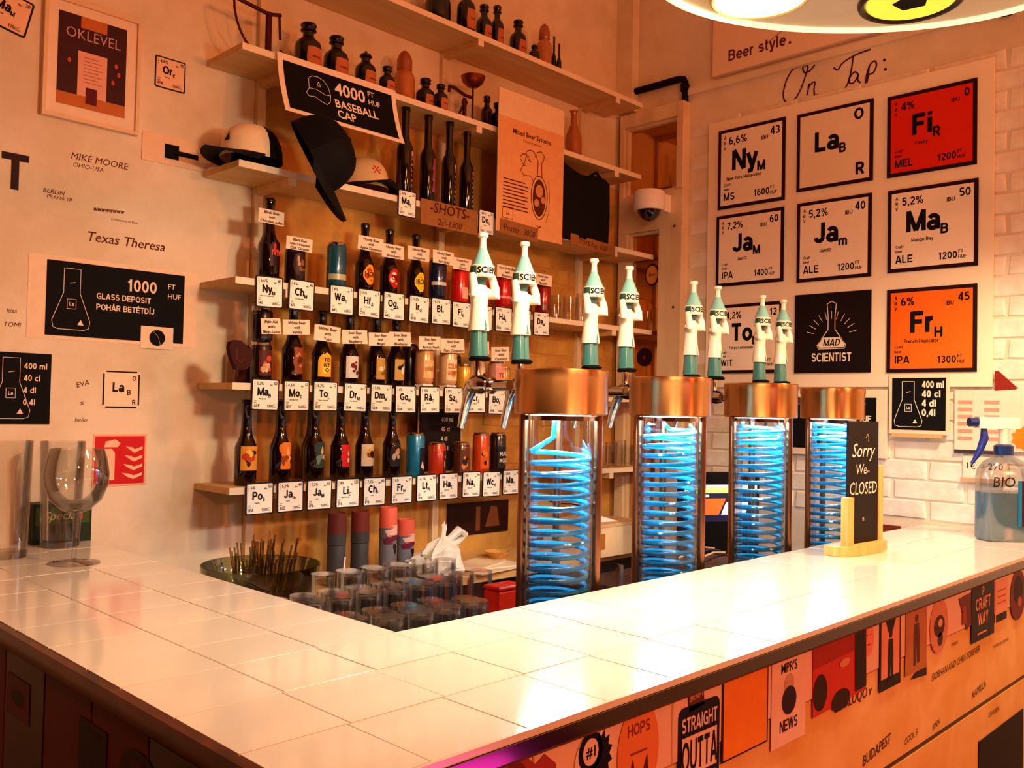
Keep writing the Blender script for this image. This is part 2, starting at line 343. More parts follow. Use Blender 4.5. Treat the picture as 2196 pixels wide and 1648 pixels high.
def wood(name, c1, c2, scale=(2, 30, 30), rough=.5):
    m = bpy.data.materials.new(name); m.use_nodes = True; nt = m.node_tree; b = nt.nodes['Principled BSDF']; b.inputs['Roughness'].default_value = rough
    tc = nt.nodes.new('ShaderNodeTexCoord'); mp = nt.nodes.new('ShaderNodeMapping'); mp.inputs['Scale'].default_value = scale
    n = nt.nodes.new('ShaderNodeTexNoise'); n.inputs['Scale'].default_value = 2.5; n.inputs['Detail'].default_value = 6; n.inputs['Distortion'].default_value = .6
    r = nt.nodes.new('ShaderNodeValToRGB'); r.color_ramp.elements[0].color = lin(c1)+(1,); r.color_ramp.elements[1].color = lin(c2)+(1,)
    r.color_ramp.elements[0].position = .35; r.color_ramp.elements[1].position = .65
    nt.links.new(tc.outputs['Object'], mp.inputs[0]); nt.links.new(mp.outputs[0], n.inputs['Vector']); nt.links.new(n.outputs['Fac'], r.inputs[0]); nt.links.new(r.outputs[0], b.inputs['Base Color'])
    return m
m_plaster = plaster('plaster', '#ecdac2', '#dac4a4')
m_back_shade = plaster('plaster_shelf_shade', '#d49c44', '#b0742a', 4.0, .5)  # same plaster; amber puts the bounced light and shade between shelves into its colour
m_brick = plaster('painted_brick', '#f1e8dc', '#dccab6', 7.0, .8)
m_shelf = wood('shelf_board', '#cf9f5a', '#dcb474', (1.2, 14, 14))
m_pine = wood('pine', '#e0a04e', '#f0b868', (30, 30, 3))
m_oldpaint = wood('old_cream_paint', '#d8bc92', '#e8d2ac', (6, 6, 1.5))
m_brownwood = wood('brown_wood', '#3a1608', '#6a2c10', (4, 4, 20), .35)
m_darkwood = wood('dark_wood', '#1c0a06', '#3a160c', (4, 4, 20), .45)
m_white = M('#f4ece0', .5, var=.03); m_card = M('#fbf6ea', .55, var=.02)
m_ink = M(INK, .6); m_black = M('#070406', .8); m_navy = M('#14101c', .5)
m_chrome = M('#c8c4c0', .12, 1.0, var=.02); m_copper = M('#cc8c50', .33, 1.0, var=.06, scale=6, aniso=.9)
m_steel = M('#b09a88', .25, 1.0)
m_glass = glass('clear_glass', (.975, .98, .975), .02, .02, dens=.45)
m_dry = glass('wet_glass', (.985, .98, .97), .05, .14, dens=.60)
m_tube = glass('clear_tube', (.97, .98, 1.0), .015, .01, dens=.7)
m_brown_glass = M('#120302', .07, coat=.35, var=.2)
m_cardboard = M('#9c6434', .85, var=.15, scale=60)

# ================================================================ SETTING
def wall(name, mat, x0, y0, z0, x1, y1, z1): return struct(MB().box(x0, y0, z0, x1, y1, z1).build(name, mat))
wall_back = wall('wall_back', m_plaster, -1.4, WY, 0, 1.43, WY+.12, 3.9)
wall_shelf = wall('wall_alcove', m_back_shade, 1.43, WY, 0, WX+.1, WY+.12, 2.515)
wall('wall_upper', m_plaster, 1.43, WY, 2.515, WX+.1, WY+.12, 3.9)
wall_right = wall('wall_right', m_plaster, WX, -2.0, 0, WX+.12, WY+.12, 3.9)
wall_left = wall('wall_left', M('#4a2014', .8), -1.5, -3.2, 0, -1.4, WY+.12, 3.9)
wall('ceiling', M('#e8dccb', .8), -1.5, -3.2, 3.9, WX+.12, WY+.12, 4.0)
wall('floor', M('#3a2418', .5), -1.5, -3.2, -.1, WX+.12, WY+.12, 0)

# white painted bricks on the right wall, each a part of it
brick_me = []
for k in range(6):
    b = MB(); L, H, T = .240, .065, .0035; rr = random.Random(k)
    v = []
    for (x, z) in ((0, 0), (L/2, 0), (L, 0), (L, H), (L/2, H), (0, H)):
        v.append((x+rr.uniform(-.004, .004), z+rr.uniform(-.003, .003)))
    ins = [(L/2+(x-L/2)*.965, H/2+(z-H/2)*.88) for x, z in v]
    n = 6; vs = [(0, -p[0], p[1]) for p in v]+[(-T-rr.uniform(0, .002), -p[0], p[1]) for p in ins]
    b.add(vs, [tuple(range(n, 2*n))]+[(i, (i+1) % n, (i+1) % n+n, i+n) for i in range(n)])
    me = bpy.data.meshes.new('brick'); me.from_pydata(b.v, [], b.f); me.materials.append(m_brick); brick_me.append(me)
cnt = 0
for r in range(23):
    z = 1.14+r*.070
    for c in range(8):
        y = 2.17-c*.25-(.125 if r % 2 else 0)
        if y-.24 < .20 or (r % 2 and c == 0 and False): continue
        o = bpy.data.objects.new('brick', random.choice(brick_me)); col.objects.link(o); o.parent = wall_right
        o.location = (WX-.0005, y, z); cnt += 1
# the same bricks behind the glass shelves on the back wall
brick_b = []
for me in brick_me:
    m2 = me.copy(); m2.materials.clear(); m2.materials.append(m_back_shade)
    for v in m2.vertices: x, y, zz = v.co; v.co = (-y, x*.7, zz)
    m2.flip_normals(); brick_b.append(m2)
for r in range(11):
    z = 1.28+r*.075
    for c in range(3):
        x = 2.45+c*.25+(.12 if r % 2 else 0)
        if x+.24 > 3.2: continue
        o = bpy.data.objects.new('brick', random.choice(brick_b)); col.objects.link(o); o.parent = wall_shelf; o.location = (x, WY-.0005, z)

# door casing with mirror panes on the right wall, next to the corner
door = thing('door_1', None, None, (WX, 2.52, 0)); door['kind'] = 'structure'; door.rotation_euler = (0, 0, RZ)
dw = 2.52-PX(1478, 400, WX).y                 # local x runs towards the camera
ztop = PX(1478, 222, WX).z
y1 = -.001
zr1 = PX(1460, 410, WX).z; zr0 = PX(1410, 498, WX).z      # mid rail between the two panes
def frame_piece(x0_, z0_, x1_, z1_, d_): MB().box(x0_, -d_, z0_, x1_, y1, z1_).build('door_frame', m_oldpaint, door)
frame_piece(0, zr1, .022, ztop, .05); frame_piece(dw-.030, zr1, dw, ztop, .055); frame_piece(.0225, ztop-.06, dw-.0305, ztop, .05)
frame_piece(0, zr0, dw, zr1-.0005, .05)
frame_piece(0, .1, .045, zr0-.0005, .05); frame_piece(dw-.115, .1, dw, zr0-.0005, .055)
f = MB()
openings = ((.0225, dw-.0305, zr1, ztop-.0605), (.0455, dw-.1155, .2, zr0-.001))
for (xa, xb, za, zb) in openings: f.frame(xa, za, xb, zb, .012, -.035, y1)
f.build('inner_moulding', m_oldpaint, door)
m_mirror = M('#c89a64', .05, 1.0)
for (xa, xb, za, zb) in openings: MB().box(xa+.0125, -.012, za+.0125, xb-.0125, -.008, zb-.0125).build('pane', m_mirror, door)
for zz in (2.30, 1.95, 1.6):
    MB().lathe([(0, 0), (.006, 0), (.005, .003), (0, .004)], 8).build('screw', M('#3a1608', .5), door, loc=(dw-.035, -.055, zz), rot=(pi/2, 0, 0))
# moulding ledge running along the right wall above the bricks, corner post at the back
cz = PX(1490, 204, WX).z
struct(MB().box(WX-.02, -.6, cz, WX, 2.19, cz+.03).build('trim_1', m_plaster))
struct(MB().box(WX-.05, 2.46, 2.86, WX-.001, WY-.001, 3.9).build('trim_2', m_plaster))
b = thing('black_pipe', 'black pipe with an elbow running along the right wall above the door casing', 'pipe', (WX, 0, 0))
p0 = PX(1325, 198, WX-.02); p1 = PX(1455, 174, WX-.02); p2 = PX(1469, 178, WX-.02); p3 = PX(1469, 228, WX-.02)
p0 = Vector((WX-.02, 2.54, p0.z-.02)); p1.z = p0.z+.01; zz = p0.z
MB().tube([(-.02, 2.54, zz), (-.02, p1.y, zz), (-.02, p2.y+.008, zz-.006), (-.02, p2.y, zz-.02), (-.02, p3.y, ztop+.002)], .015, 10).build('pipe_run', m_black, b, True)
MB().tube([(-.02, p2.y, zz-.03), (-.02, p2.y, zz-.06)], .019, 10).build('coupling', m_black, b, True)

# ================================================================ COUNTER
X0, X1 = .499, .953       # left wing in X
Y0, Y1 = .730, 1.190      # right wing in Y
counter = thing('bar_counter', 'L shaped bar counter topped with cream ceramic tiles', 'counter', (0, 0, 0))
L_out = [(X0, Y0), (WX-.002, Y0), (WX-.002, Y1), (X1, Y1), (X1, WY-.002), (X0, WY-.002)]
MB().zprism(L_out, CT-.035, CT-.0035).build('grout_bed', M('#6a4026', .8, var=.3, scale=40), counter)
ins = .012
MB().zprism([(X0+ins, Y0+ins), (WX-.002, Y0+ins), (WX-.002, Y1-.02), (X1-.02, Y1-.02), (X1-.02, WY-.002), (X0+ins, WY-.002)], .0, CT-.035).build('base', m_oldpaint, counter)
m_tile = M('#f3e9d6', .16, var=.035, scale=5, coat=.6, bump=.02, bscale=4)
g = .0012; tw = (X1-X0)/3
def tile(x0, y0, x1, y1):
    MB().cbox(-(x1-x0)/2+g, -(y1-y0)/2+g, 0, (x1-x0)/2-g, (y1-y0)/2-g, .006, .0002).build('tile', m_tile, counter, loc=((x0+x1)/2, (y0+y1)/2, CT-.006+random.uniform(0, .0007)), rot=(random.uniform(-.002, .002), random.uniform(-.002, .002), 0))
for c in range(3):
    n = 0; y = 1.190-.03+[.14, .012, -.10][c]
    ys = [y]
    while ys[-1] > Y1+.16-.15 and ys[-1]-.148 > Y1-.02: ys.append(ys[-1]-.148)
    edges = [Y1]; q = Y1+[.115, .13, .148][c]
    while q < WY-.01: edges.append(q); q += .148
    edges.append(WY-.002)
    for a, b_ in zip(edges[:-1], edges[1:]):
        if b_-a > .02: tile(X0+c*tw, a, X0+(c+1)*tw, b_)
th = (Y1-Y0)/3
for r in range(3):
    xs = [X0]; q = X0+[.139, .145, .15][r]
    while q < WX-.03: xs.append(q); q += .1485
    xs.append(WX-.002)
    for a, b_ in zip(xs[:-1], xs[1:]): tile(a, Y0+r*th, b_, Y0+(r+1)*th)
# edge strips
MB().box(X0-.004, Y0-.006, CT-.008, WX-.002, Y0-.0005, CT+.001).build('edge_strip', M('#eadcc4', .18, coat=.5), counter)['label'] = 'metal strip with a painted shine along the long edge'  # pale non-metal colour paints the strip's shine
MB().box(X0-.004, Y0-.009, CT-.027, WX-.002, Y0-.0005, CT-.0085).build('edge_board', M('#220706', .14, var=.1, coat=.4), counter)['label'] = 'dark red brown lacquered board under the metal strip'
t = MB(); n = 6
pts = [(X0-.001, CT), (X0-.010, CT-.003), (X0-.014, CT-.012), (X0-.012, CT-.026), (X0-.004, CT-.036), (X0-.001, CT-.036)]
t.add([(p[0], Y0-.006, p[1]) for p in pts]+[(p[0], WY-.002, p[1]) for p in pts], [tuple(range(n)), tuple(range(2*n-1, n-1, -1))]+[(i, i+n, (i+1) % n+n, (i+1) % n) for i in range(n)])
t.build('edge_moulding', m_brownwood, counter, True)['label'] = 'rounded brown wood moulding along the left wing'
MB().box(X1+.0005, Y1, CT-.04, X1+.004, WY-.002, CT-.002).build('inner_edge', M('#5a4030', .5), counter)
MB().box(X1+.0005, Y1+.0005, CT-.04, WX-.002, Y1+.004, CT-.002).build('inner_edge', M('#5a4030', .5), counter)
# front panels of the right wing
fy = Y0+ins
zu = CT-.0355; zm = PY(1735, 1500, fy).z
m_panel = M('#f2c9ae', .55, var=.07, scale=6); m_panelw = wood('yellow_panel', '#e6b04c', '#f2c878', (3, 3, 3), .5)
xs = [X0+.015]+[PY(x, 1500, fy).x for x in (1137, 1434, 1552, 1735, 1887, 2060)]+[WX-.004]
for a, b_ in zip(xs[:-1], xs[1:]): MB().cbox(-(b_-a)/2+.0012, -(zu-zm)/2+.001, 0, (b_-a)/2-.0012, (zu-zm)/2-.001, .007, .0015).build('panel', m_panel, counter, loc=((a+b_)/2, fy, (zu+zm)/2), rot=(pi/2, 0, 0))
g0 = PY(2100, 1512, fy).z
for z0_, z1_ in ((g0+.006, zm-.001), (.30, g0-.006)):
    MB().box(X0+.015, fy-.005, z0_, WX-.004, fy-.0003, z1_).build('long_panel', m_panelw, counter)
MB().box(X0+.015, fy-.0015, g0-.006, WX-.004, fy-.0003, g0+.006).build('groove', m_darkwood, counter)
fx = X0+ins
for k in range(9):
    a = Y0+.02+k*.182
    MB().cbox(-(.18)/2+.001, -.4, 0, .18/2-.001, .4, .006, .0015).build('side_panel', m_darkwood if k % 3 == 1 else M('#6a2a18', .55), counter, loc=(fx, a+.09, CT-.037-.4), rot=(pi/2, 0, RZ))

# ---- stickers and writing on the front of the counter
def flatthing(name, label, cat, plane, box, mat, t=.002, group=None, shape=None, tilt=0.0, part=None, depth=0.0):
    """a flat thing on a wall plane; box = corner pixels. Returns (root, w, h): local x right, z up, -y out"""
    fn, v = plane; a = fn(box[0], box[1], v); b = fn(box[2], box[3], v); c = (a+b)/2
    if fn is PX: w_ = abs(a.y-b.y); c.x = v-depth
    else: w_ = abs(b.x-a.x); c.y = v-depth
    h_ = abs(a.z-b.z)
    o = thing(name, label, cat, c, group=group); o.rotation_euler = (0, tilt, RZ if fn is PX else 0)
    if fn is PX and tilt: o.rotation_euler = (Matrix.Rotation(RZ, 3, 'Z') @ Matrix.Rotation(tilt, 3, 'Y')).to_euler()
    if shape is None: pts = [(-w_/2, -h_/2), (w_/2, -h_/2), (w_/2, h_/2), (-w_/2, h_/2)]
    elif shape == 'oval': pts = [(w_/2*cos(i*pi/14), h_/2*sin(i*pi/14)) for i in range(28)]
    elif shape == 'round': r = .12*min(w_, h_); pts = [(sx*(w_/2-r)+r*cos(a_), sz*(h_/2-r)+r*sin(a_)) for sx, sz, st in ((1, 1, 0), (-1, 1, 1), (-1, -1, 2), (1, -1, 3)) for a_ in [pi/2*(st+i/4) for i in range(5)]]
    else: pts = [(p[0]*w_/2, p[1]*h_/2) for p in shape]
    MB().prism(pts, -t, -.0002).build(part or 'sheet', mat, o)
    return o, w_, h_
def rect(mb, x0, z0, x1, z1, y): return mb.flat([(x0, z0), (x1, z0), (x1, z1), (x0, z1)], y)
CF = (PY, fy-.0075); CF2 = (PY, fy-.0055)
def sticker(label, box, colr, items, shape=None, group='stickers on the counter front', tilt=0.0, pl=None):
    o, w_, h_ = flatthing('sticker', label, 'sticker', pl or CF, box, M(colr, .5), .001, group, shape, tilt)
    groups = {}
    for it in items:
        k, c = it[0], it[1]; mb = groups.setdefault((('lettering' if k == 't' else 'print'), c), MB()); y = -.0013-.0003*list(groups).index((('lettering' if k == 't' else 'print'), c))
        if k == 't': mb.text(it[2], it[3]*w_/2, it[4]*h_/2, it[5]*h_, y, .03, 'C', maxw=w_*.86 if len(it) < 7 else w_*it[6])
        elif k == 'r': rect(mb, it[2]*w_/2, it[3]*h_/2, it[4]*w_/2, it[5]*h_/2, y)
        elif k == 'o':
            cx, cz, rx, rz = it[2]*w_/2, it[3]*h_/2, it[4]*w_/2, it[5]*h_/2
            mb.flat([(cx+rx*cos(i*pi/8), cz+rz*sin(i*pi/8)) for i in range(16)], y)
        elif k == 'p': mb.flat([(a*w_/2, b*h_/2) for a, b in it[2]], y)
    for (nm, c), mb in groups.items(): mb.build(nm, M(c, .55), o)
    return o
burst = [((1 if i % 2 else .72)*cos(i*pi/12)*1.0, (1 if i % 2 else .72)*sin(i*pi/12)) for i in range(24)]
def fig(cx=0, cz=0, s=1, c='#1a0c10'):   # little standing figure silhouette
    return [('o', c, cx, cz+.55*s, .16*s, .12*s), ('p', c, [(cx-.3*s, cz-.1*s), (cx+.3*s, cz-.1*s), (cx+.22*s, cz+.4*s), (cx-.22*s, cz+.42*s)]), ('p', c, [(cx-.28*s, cz-.8*s), (cx-.05*s, cz-.8*s), (cx, cz-.1*s), (cx-.28*s, cz-.1*s)]), ('p', c, [(cx+.05*s, cz-.75*s), (cx+.3*s, cz-.75*s), (cx+.28*s, cz-.1*s), (cx, cz-.1*s)])]
sticker('brown red torn cloud shaped sticker at the lower end of the counter front', (1062, 1618, 1190, 1720), '#a83c1c', [('o', '#7a2412', -.4, .1, .4, .5)], [(-1, -1), (1, -1), (1, .1), (.6, .5), (.3, .3), (0, .6), (-.3, 1), (-.7, .7), (-1, .2)])
sticker('black and white sticker with a number 1 in a ring and a spiky burst', (1232, 1578, 1312, 1690), '#f0d8c8', [('p', INK, [(a*.62+.35, b*.8+.1) for a, b in burst]), ('o', INK, -.2, .35, .62, .6), ('o', '#f0d0bc', -.2, .35, .4, .4), ('t', INK, '#1', -.2, .2, .16, .35), ('r', INK, -.9, -.95, .8, -.5)], 'oval')
sticker('orange oval paper sticker with brown lettering', (1325, 1520, 1410, 1700), '#e8853a', [('t', '#8a3412', 'HOPS', 0, .35, .12), ('r', '#8a3412', -.4, -.02, .4, .02), ('p', '#5a1c10', [(-.5, -.6), (-.1, -.6), (-.3, -.1)]), ('p', '#5a1c10', [(.1, -.6), (.5, -.6), (.4, -.1)])], 'oval')
sticker('small dark rectangular sticker tilted above the lettering label', (1476, 1472, 1508, 1514), '#5a2416', [('t', '#e0a080', 'BREWERY', 0, -.2, .3)], None, tilt=-.12)
sticker('black rounded label reading straight outta', (1455, 1524, 1540, 1680), '#120c14', [('t', '#f0d0b8', 'STRAIGHT', 0, .45, .16), ('r', '#f0d0b8', -.85, -.5, .85, .35), ('t', '#120c14', 'OUTTA', 0, -.42, .34), ('t', '#f0d0b8', 'BREWERY', 0, -.85, .12)], 'round')
sticker('plain orange square sticker in a thin dark frame', (1549, 1434, 1645, 1590), '#2a1410', [('r', '#f08a1c', -.94, -.96, .94, .96)], None)
sticker('cream portrait sticker reading news', (1655, 1402, 1725, 1575), '#f0c8aa', [('t', '#24101a', "MPR'S", 0, .5, .1, .6), ('o', '#caa080', 0, .25, .28, .2), ('o', '#2a1420', 0, -.1, .42, .3), ('t', '#24101a', 'NEWS', 0, -.72, .12, .6)], None)
sticker('wide red photograph sticker with dark silhouettes', (1743, 1378, 1855, 1482), '#c8301c', [('r', '#a02014', -1, .3, 1, 1), ('o', '#30100c', -.75, -.4, .25, .5), ('o', '#30100c', 0, -.9, .35, .3), ('r', '#241018', .55, -.9, 1, .8), ('o', '#d89060', .15, .1, .2, .12)], None, tilt=-.03)
sticker('small oval smiling face sticker beside the red photograph', (1851, 1342, 1873, 1402), '#f08a68', [('o', '#7a1c14', -.35, .3, .1, .06), ('o', '#7a1c14', .35, .3, .1, .06), ('r', '#7a1c14', -.3, -.35, .3, -.28)], 'oval')
sticker('tall black framed sticker with a figure raising its arms', (1886, 1318, 1930, 1464), '#1c0c10', [('r', '#e89878', -.85, -.7, .85, .93), ('p', '#1c0c10', [(-.6, .9), (.6, .9), (.2, .45), (-.2, .45)])]+fig(0, -.1, .9), None)
sticker('brown photograph sticker of a standing dark figure', (1942, 1302, 1986, 1430), '#b8743c', fig(0, 0, 1.0, '#5a2c14'), None)
sticker('oval sticker with a dark crouching shape', (1994, 1292, 2032, 1392), '#d88c64', [('o', '#4a1c18', 0, .0, .6, .4), ('o', '#e8a880', .1, .1, .25, .15), ('o', '#4a1c18', .1, -.5, .3, .25)], 'oval')
sticker('dark red torn sticker left of the black square one', (2054, 1282, 2082, 1348), '#6a1c18', [('r', '#a04030', -.4, -.6, .2, .4)], [(-.9, .9), (.9, 1), (1, -.7), (.3, -1), (-.2, -.2)])
sticker('black square sticker with pale brush lettering', (2083, 1262, 2131, 1358), '#1a0e18', [('t', '#f0a070', 'P', 0, .6, .16), ('t', '#f0a070', 'CRAFT', 0, .1, .22), ('t', '#f0a070', 'WAY', 0, -.45, .22), ('r', '#f0a070', -.5, -.78, .3, -.72)], None)
sticker('pale printed slip with a dark foot near the right end', (2134, 1250, 2159, 1326), '#f0a888', [('r', '#1c1020', -.9, -.98, .9, -.6), ('r', '#b8604a', -.7, .5, .7, .56), ('r', '#b8604a', -.7, .2, .7, .26), ('r', '#b8604a', -.7, -.1, .7, -.04)], None)
sticker('tall dark red oval sticker at the right end of the counter front', (2166, 1228, 2198, 1322), '#6a1c18', [('o', '#2a0c10', 0, .2, .6, .55), ('o', '#c05a48', .2, -.3, .25, .2)], 'oval')
sticker('small navy triangular sticker under the brown photograph', (1952, 1428, 1986, 1448), '#2a1a28', [], [(-1, -.6), (1, 1), (1, -1)], pl=CF2)
SW = (PX, fx-.0065)
sticker('tall black poster on the shaded side of the left wing', (172, 1535, 226, 1720), '#0c0406', [('o', '#2a0c0a', 0, .7, .6, .1)], pl=SW, group='posters on the left wing side')
sticker('dark red poster with a round shape on the shaded side of the left wing', (18, 1440, 62, 1560), '#5a0c0c', [('o', '#2a0808', 0, 0, .6, .4)], pl=SW, group='posters on the left wing side')
sticker('dark oval poster low on the shaded side of the left wing', (262, 1588, 335, 1740), '#2a0808', [('o', '#4a1410', 0, .2, .5, .4)], 'oval', pl=SW, group='posters on the left wing side')
o, w_, h_ = flatthing('opening_shade', 'dark sheet painted as the shade of an opening low on the counter front', 'plate', CF2, (2098, 1592, 2192, 1700), M('#140a0c', .6), .002)  # dark colour stands in for the shade inside an opening
hw = MB()
def wr(mb, plane, s_, x, y, hpx_m, rot=0, maxw=None, bold=.004, shear=.25):
    fn, v = plane; p = fn(x, y, v)
    return p
def writing(items, plane, mat, parent, name='writing'):
    fn, v = plane
    for (s_, x, y, h, rot, bold) in items:
        p = fn(x, y, v); mb = MB().text(s_, 0, 0, h, -.0006, bold, 'L', .2, rot=rot)
        mb.build(name, mat, parent, loc=p-(parent.location if parent.location.length else Vector()), rot=(0, 0, RZ if fn is PX else 0))
m_pen = M('#5a2412', .7)
writing([('SIOBHAN AND CHRIS FOREVER', 1998, 1462, .016, .03, .0), ('EXOLOQO v', 1790, 1530, .02, .0, .01), ('FINNISH', 2040, 1388, .008, 0, 0), ('HOPPERS AND BREWERS', 2130, 1392, .008, 0, .0),
         ('KAMILLA', 2085, 1500, .018, .1, 0), ('FINN', 2000, 1570, .014, .2, 0), ('COOL 3', 1940, 1600, .014, .1, 0), ('LISA & BEN', 2120, 1540, .012, 0, 0), ('BUDAPEST', 1850, 1645, .02, .1, .01)], CF2, m_pen, counter)

# ================================================================ SHELVES
ROWZ = dict(top=2.84, up=2.526, hat=2.19, r1=1.857, r2=1.557, r3=1.26)
SX0 = 1.27; SX1 = 3.17
desc = dict(top='topmost long shelf board under the old bottles', up='second shelf from the top carrying apothecary bottles and the banner', hat='third shelf from the top with caps and shot bottles', r1='upper beer shelf with the first row of price cards', r2='middle beer shelf with the second row of price cards', r3='lowest beer shelf with the third row of price cards')
m_edge = M('#f0dcc0', .5, var=.05)
for k, z in ROWZ.items():
    s = thing('wall_shelf', desc[k], 'shelf', (SX0, SF, z), group='long shelves on the back wall')
    xa = 0 if k != 'top' else -.1; xb = SX1-SX0 + (0 if k in ('top', 'up') else .10); T = .018
    MB().box(xa, .003, -T, xb, WY-SF-.001, 0).build('board', m_shelf, s)
    MB().box(xa, 0, -T-.001, xb, .0025, .0005).build('front_edge', m_edge, s)
    for bx in (.175, .93, 1.73):
        MB().box(bx-.012, .004, -T-.024, bx+.012, WY-SF-.022, -T-.0005).build('bracket', m_shelf, s)
        MB().box(bx-.013, 0.0, -T-.024, bx+.013, .0035, -T-.0015).build('bracket_end', m_edge, s)
for bx, lb in ((.175, 'shelf upright batten at the left end behind the beer bottles'), (.93, 'middle shelf upright batten behind the shots sign'), (1.73, 'shelf upright batten near the glasses at the right')):
    tag(MB().box(SX0+bx-.014, WY-.02, 1.0, SX0+bx+.014, WY-.001, 2.82).build('shelf_upright', m_oldpaint), lb, 'batten', 'shelf uprights')

# ---------------------------------------------------------------- price cards
def card(name, label, loc, w_, h_, sym, sub, abv, ibu, style, price, nm, bg='#fbf6ea', border='#14101c', rotz=0.0, big=False, t=.003, grp=None, tilt=0.0, rnd=True, ink=INK, bw=None):
    o = thing(name, label, 'price card' if not big else 'beer sign', loc, group=grp)
    o.rotation_euler = (Matrix.Rotation(rotz, 3, 'Z') @ Matrix.Rotation(tilt, 3, 'Y')).to_euler()
    r = .06*w_ if rnd else .0001; W, H = w_/2, h_/2
    def rr(W, H, r): return [(sx*(W-r)+r*cos(a), sz*(H-r)+r*sin(a)) for sx, sz, st in ((1, 1, 0), (-1, 1, 1), (-1, -1, 2), (1, -1, 3)) for a in [pi/2*(st+i/3) for i in range(4)]]
    MB().prism(rr(W, H, r), -t, -.0003).build('border', M(border, .45), o)
    b_ = bw or .045*w_
    MB().prism(rr(W-b_, H-b_, r*.6), -t-.0006, -t).build('face', M(bg, .5, var=.02), o)
    y = -t-.0012; L = MB(); iw, ih = W-b_, H-b_
    if sub == 'logo': return o
    L.text(sym, -.09*w_ if sub else 0, -.03*h_, .25*h_, y, .05, 'C', maxw=.62*w_)
    half = min(.62*w_, glyphs(sym, .215)[1]*.25*h_*.98)/2
    if sub: L.text(sub, -.10*w_+half+.015*w_, -.09*h_, .12*h_, y, .04)
    if abv: L.text(abv, -iw+.12*w_, ih-.16*h_, .10*h_, y, .02, maxw=.34*w_)
    if abv:
        for i, ch in enumerate('ABV'): L.text(ch, -iw+.045*w_, ih-.085*h_-i*.065*h_, .042*h_, y, .03)
    if ibu is not None and ibu != '':
        L.text(str(ibu), iw-.03*w_, ih-.14*h_, .10*h_, y, .02, 'R'); L.text('IBU', iw-.03*w_-.06*w_*len(str(ibu))-.05*w_, ih-.18*h_, .05*h_, y, .03, 'R')
    if nm: L.text(nm, -.1*w_, -.15*h_, .042*h_, y, .02, 'C', maxw=.7*w_)
    if style:
        L.text(style, -iw+.05*w_, -ih+.06*h_, .095*h_, y, .035, maxw=.25*w_)
        L.text('Craft', -iw+.05*w_, -ih+.24*h_, .035*h_, y, .02); L.text('beer', -iw+.05*w_, -ih+.185*h_, .035*h_, y, .02)
    if price:
        L.text(price, iw-.17*w_, -ih+.06*h_, .085*h_, y, .025, 'R'); L.text('FT', iw-.16*w_, -ih+.12*h_, .04*h_, y, .02); L.text('HUF', iw-.16*w_, -ih+.055*h_, .04*h_, y, .02)
    L.build('lettering', M(ink, .6), o); return o
rows = {
 'r1': [(577, 624, 'Ny', 'M', '6,6%', 43, 'MS', '1600', 'New York Macaccino'), (646, 627, 'Ch', 'M', '8%', 43, 'MS', '1600', 'Chocolate Milk'), (732, 636, 'Wa', 'T', '4%', 5, 'MEL', '1600', 'Water'), (791, 645, 'Hf', 'A', '10%', 5, 'CYD', '2400', 'Honey Farm'), (844, 653, 'Og', 'A', '7%', 5, 'MEL', '2200', 'Honey'), (898, 659, 'Ir', 'O', '11,0%', 5, 'BRW', '2400', 'Iron'), (945, 664, 'Bl', 'Y', '6,2%', 5, 'MEL', '2200', 'Berry'), (989, 670, 'Fi', 'R', '4%', 0, 'MEL', '1200', 'Firefly'), (1036, 676, 'Cc', 'C', '6%', 5, 'MEL', '2200', 'Cherry'), (1079, 682, 'Ha', 'L', '10%', 5, 'BRM', '2200', 'Hazy'), (1120, 688, 'Ra', 'S', '6%', 5, 'MEL', '2200', 'Raspberry'), (1160, 694, 'De', 'M', '7,8%', 25, 'IPA', '1600', 'Demon')],
 'r2': [(568, 840, 'Ma', 'B', '5,2%', 50, 'ALE', '1200', 'Mango Bay'), (635, 845, 'Mo', 'T', '4,6%', 12, 'WIT', '1600', 'Morning Toast'), (697, 845, 'To', 'L', '4,2%', 12, 'WIT', '1300', 'Tokyo Lemonade'), (761, 848, 'Dr', 'M', '4%', 3, 'SEW', '1900', 'Dream Machine'), (817, 848, 'Dm', 'M', '3,8%', 5, 'SEW', '2000', 'Dark Matter'), (869, 850, 'Go', 'W', '4%', 3, 'SEW', '1600', 'Goose'), (921, 851, 'Rá', 'T', '10%', 17, 'GOS', '2000', 'Rabarber'), (972, 851, 'Sz', 'G', '10%', 5, 'SOR', '2000', 'Szilva'), (1021, 852, 'Cr', 'L', '5%', 5, 'SOR', '1900', 'Cranberry'), (1065, 851, 'Bo', 'K', '5%', 5, 'SEW', '1600', 'Boggy')],
 'r3': [(556, 1064, 'Po', 'S', '6%', 50, 'IPA', '1300', 'Popstar'), (622, 1060, 'Ja', 'm', '5,2%', 40, 'ALE', '1200', 'Jam52'), (684, 1055, 'Ja', 'M', '7,2%', 60, 'IPA', '1400', 'Jam72'), (745, 1050, 'Li', 'C', '8%', 125, 'IPA', '1600', 'Liquid Cocaine'), (802, 1045, 'Ch', 'F', '7,5%', 60, 'IPA', '2000', 'Chef'), (861, 1040, 'Fr', 'H', '6%', 45, 'IPA', '1300', 'French Hopicator'), (914, 1037, 'Lt', 'N', '6,3%', 50, 'IPA', '2000', 'Light'), (961, 1033, 'Ha', 'Z', '8%', 50, 'DDH', '1600', 'Hazy Zone'), (1010, 1030, 'Na', 'S', '8%', 50, 'NEIPA', '2000', 'Night Sky'), (1053, 1026, 'Wc', 'N', '7%', 55, 'IPA', '1600', 'West Coast'), (1095, 1022, 'Ma', 'D', '6,8%', 50, 'IPA', '1600', 'Mad')]}
rn = dict(r1='upper', r2='middle', r3='lowest'); rowX = {}
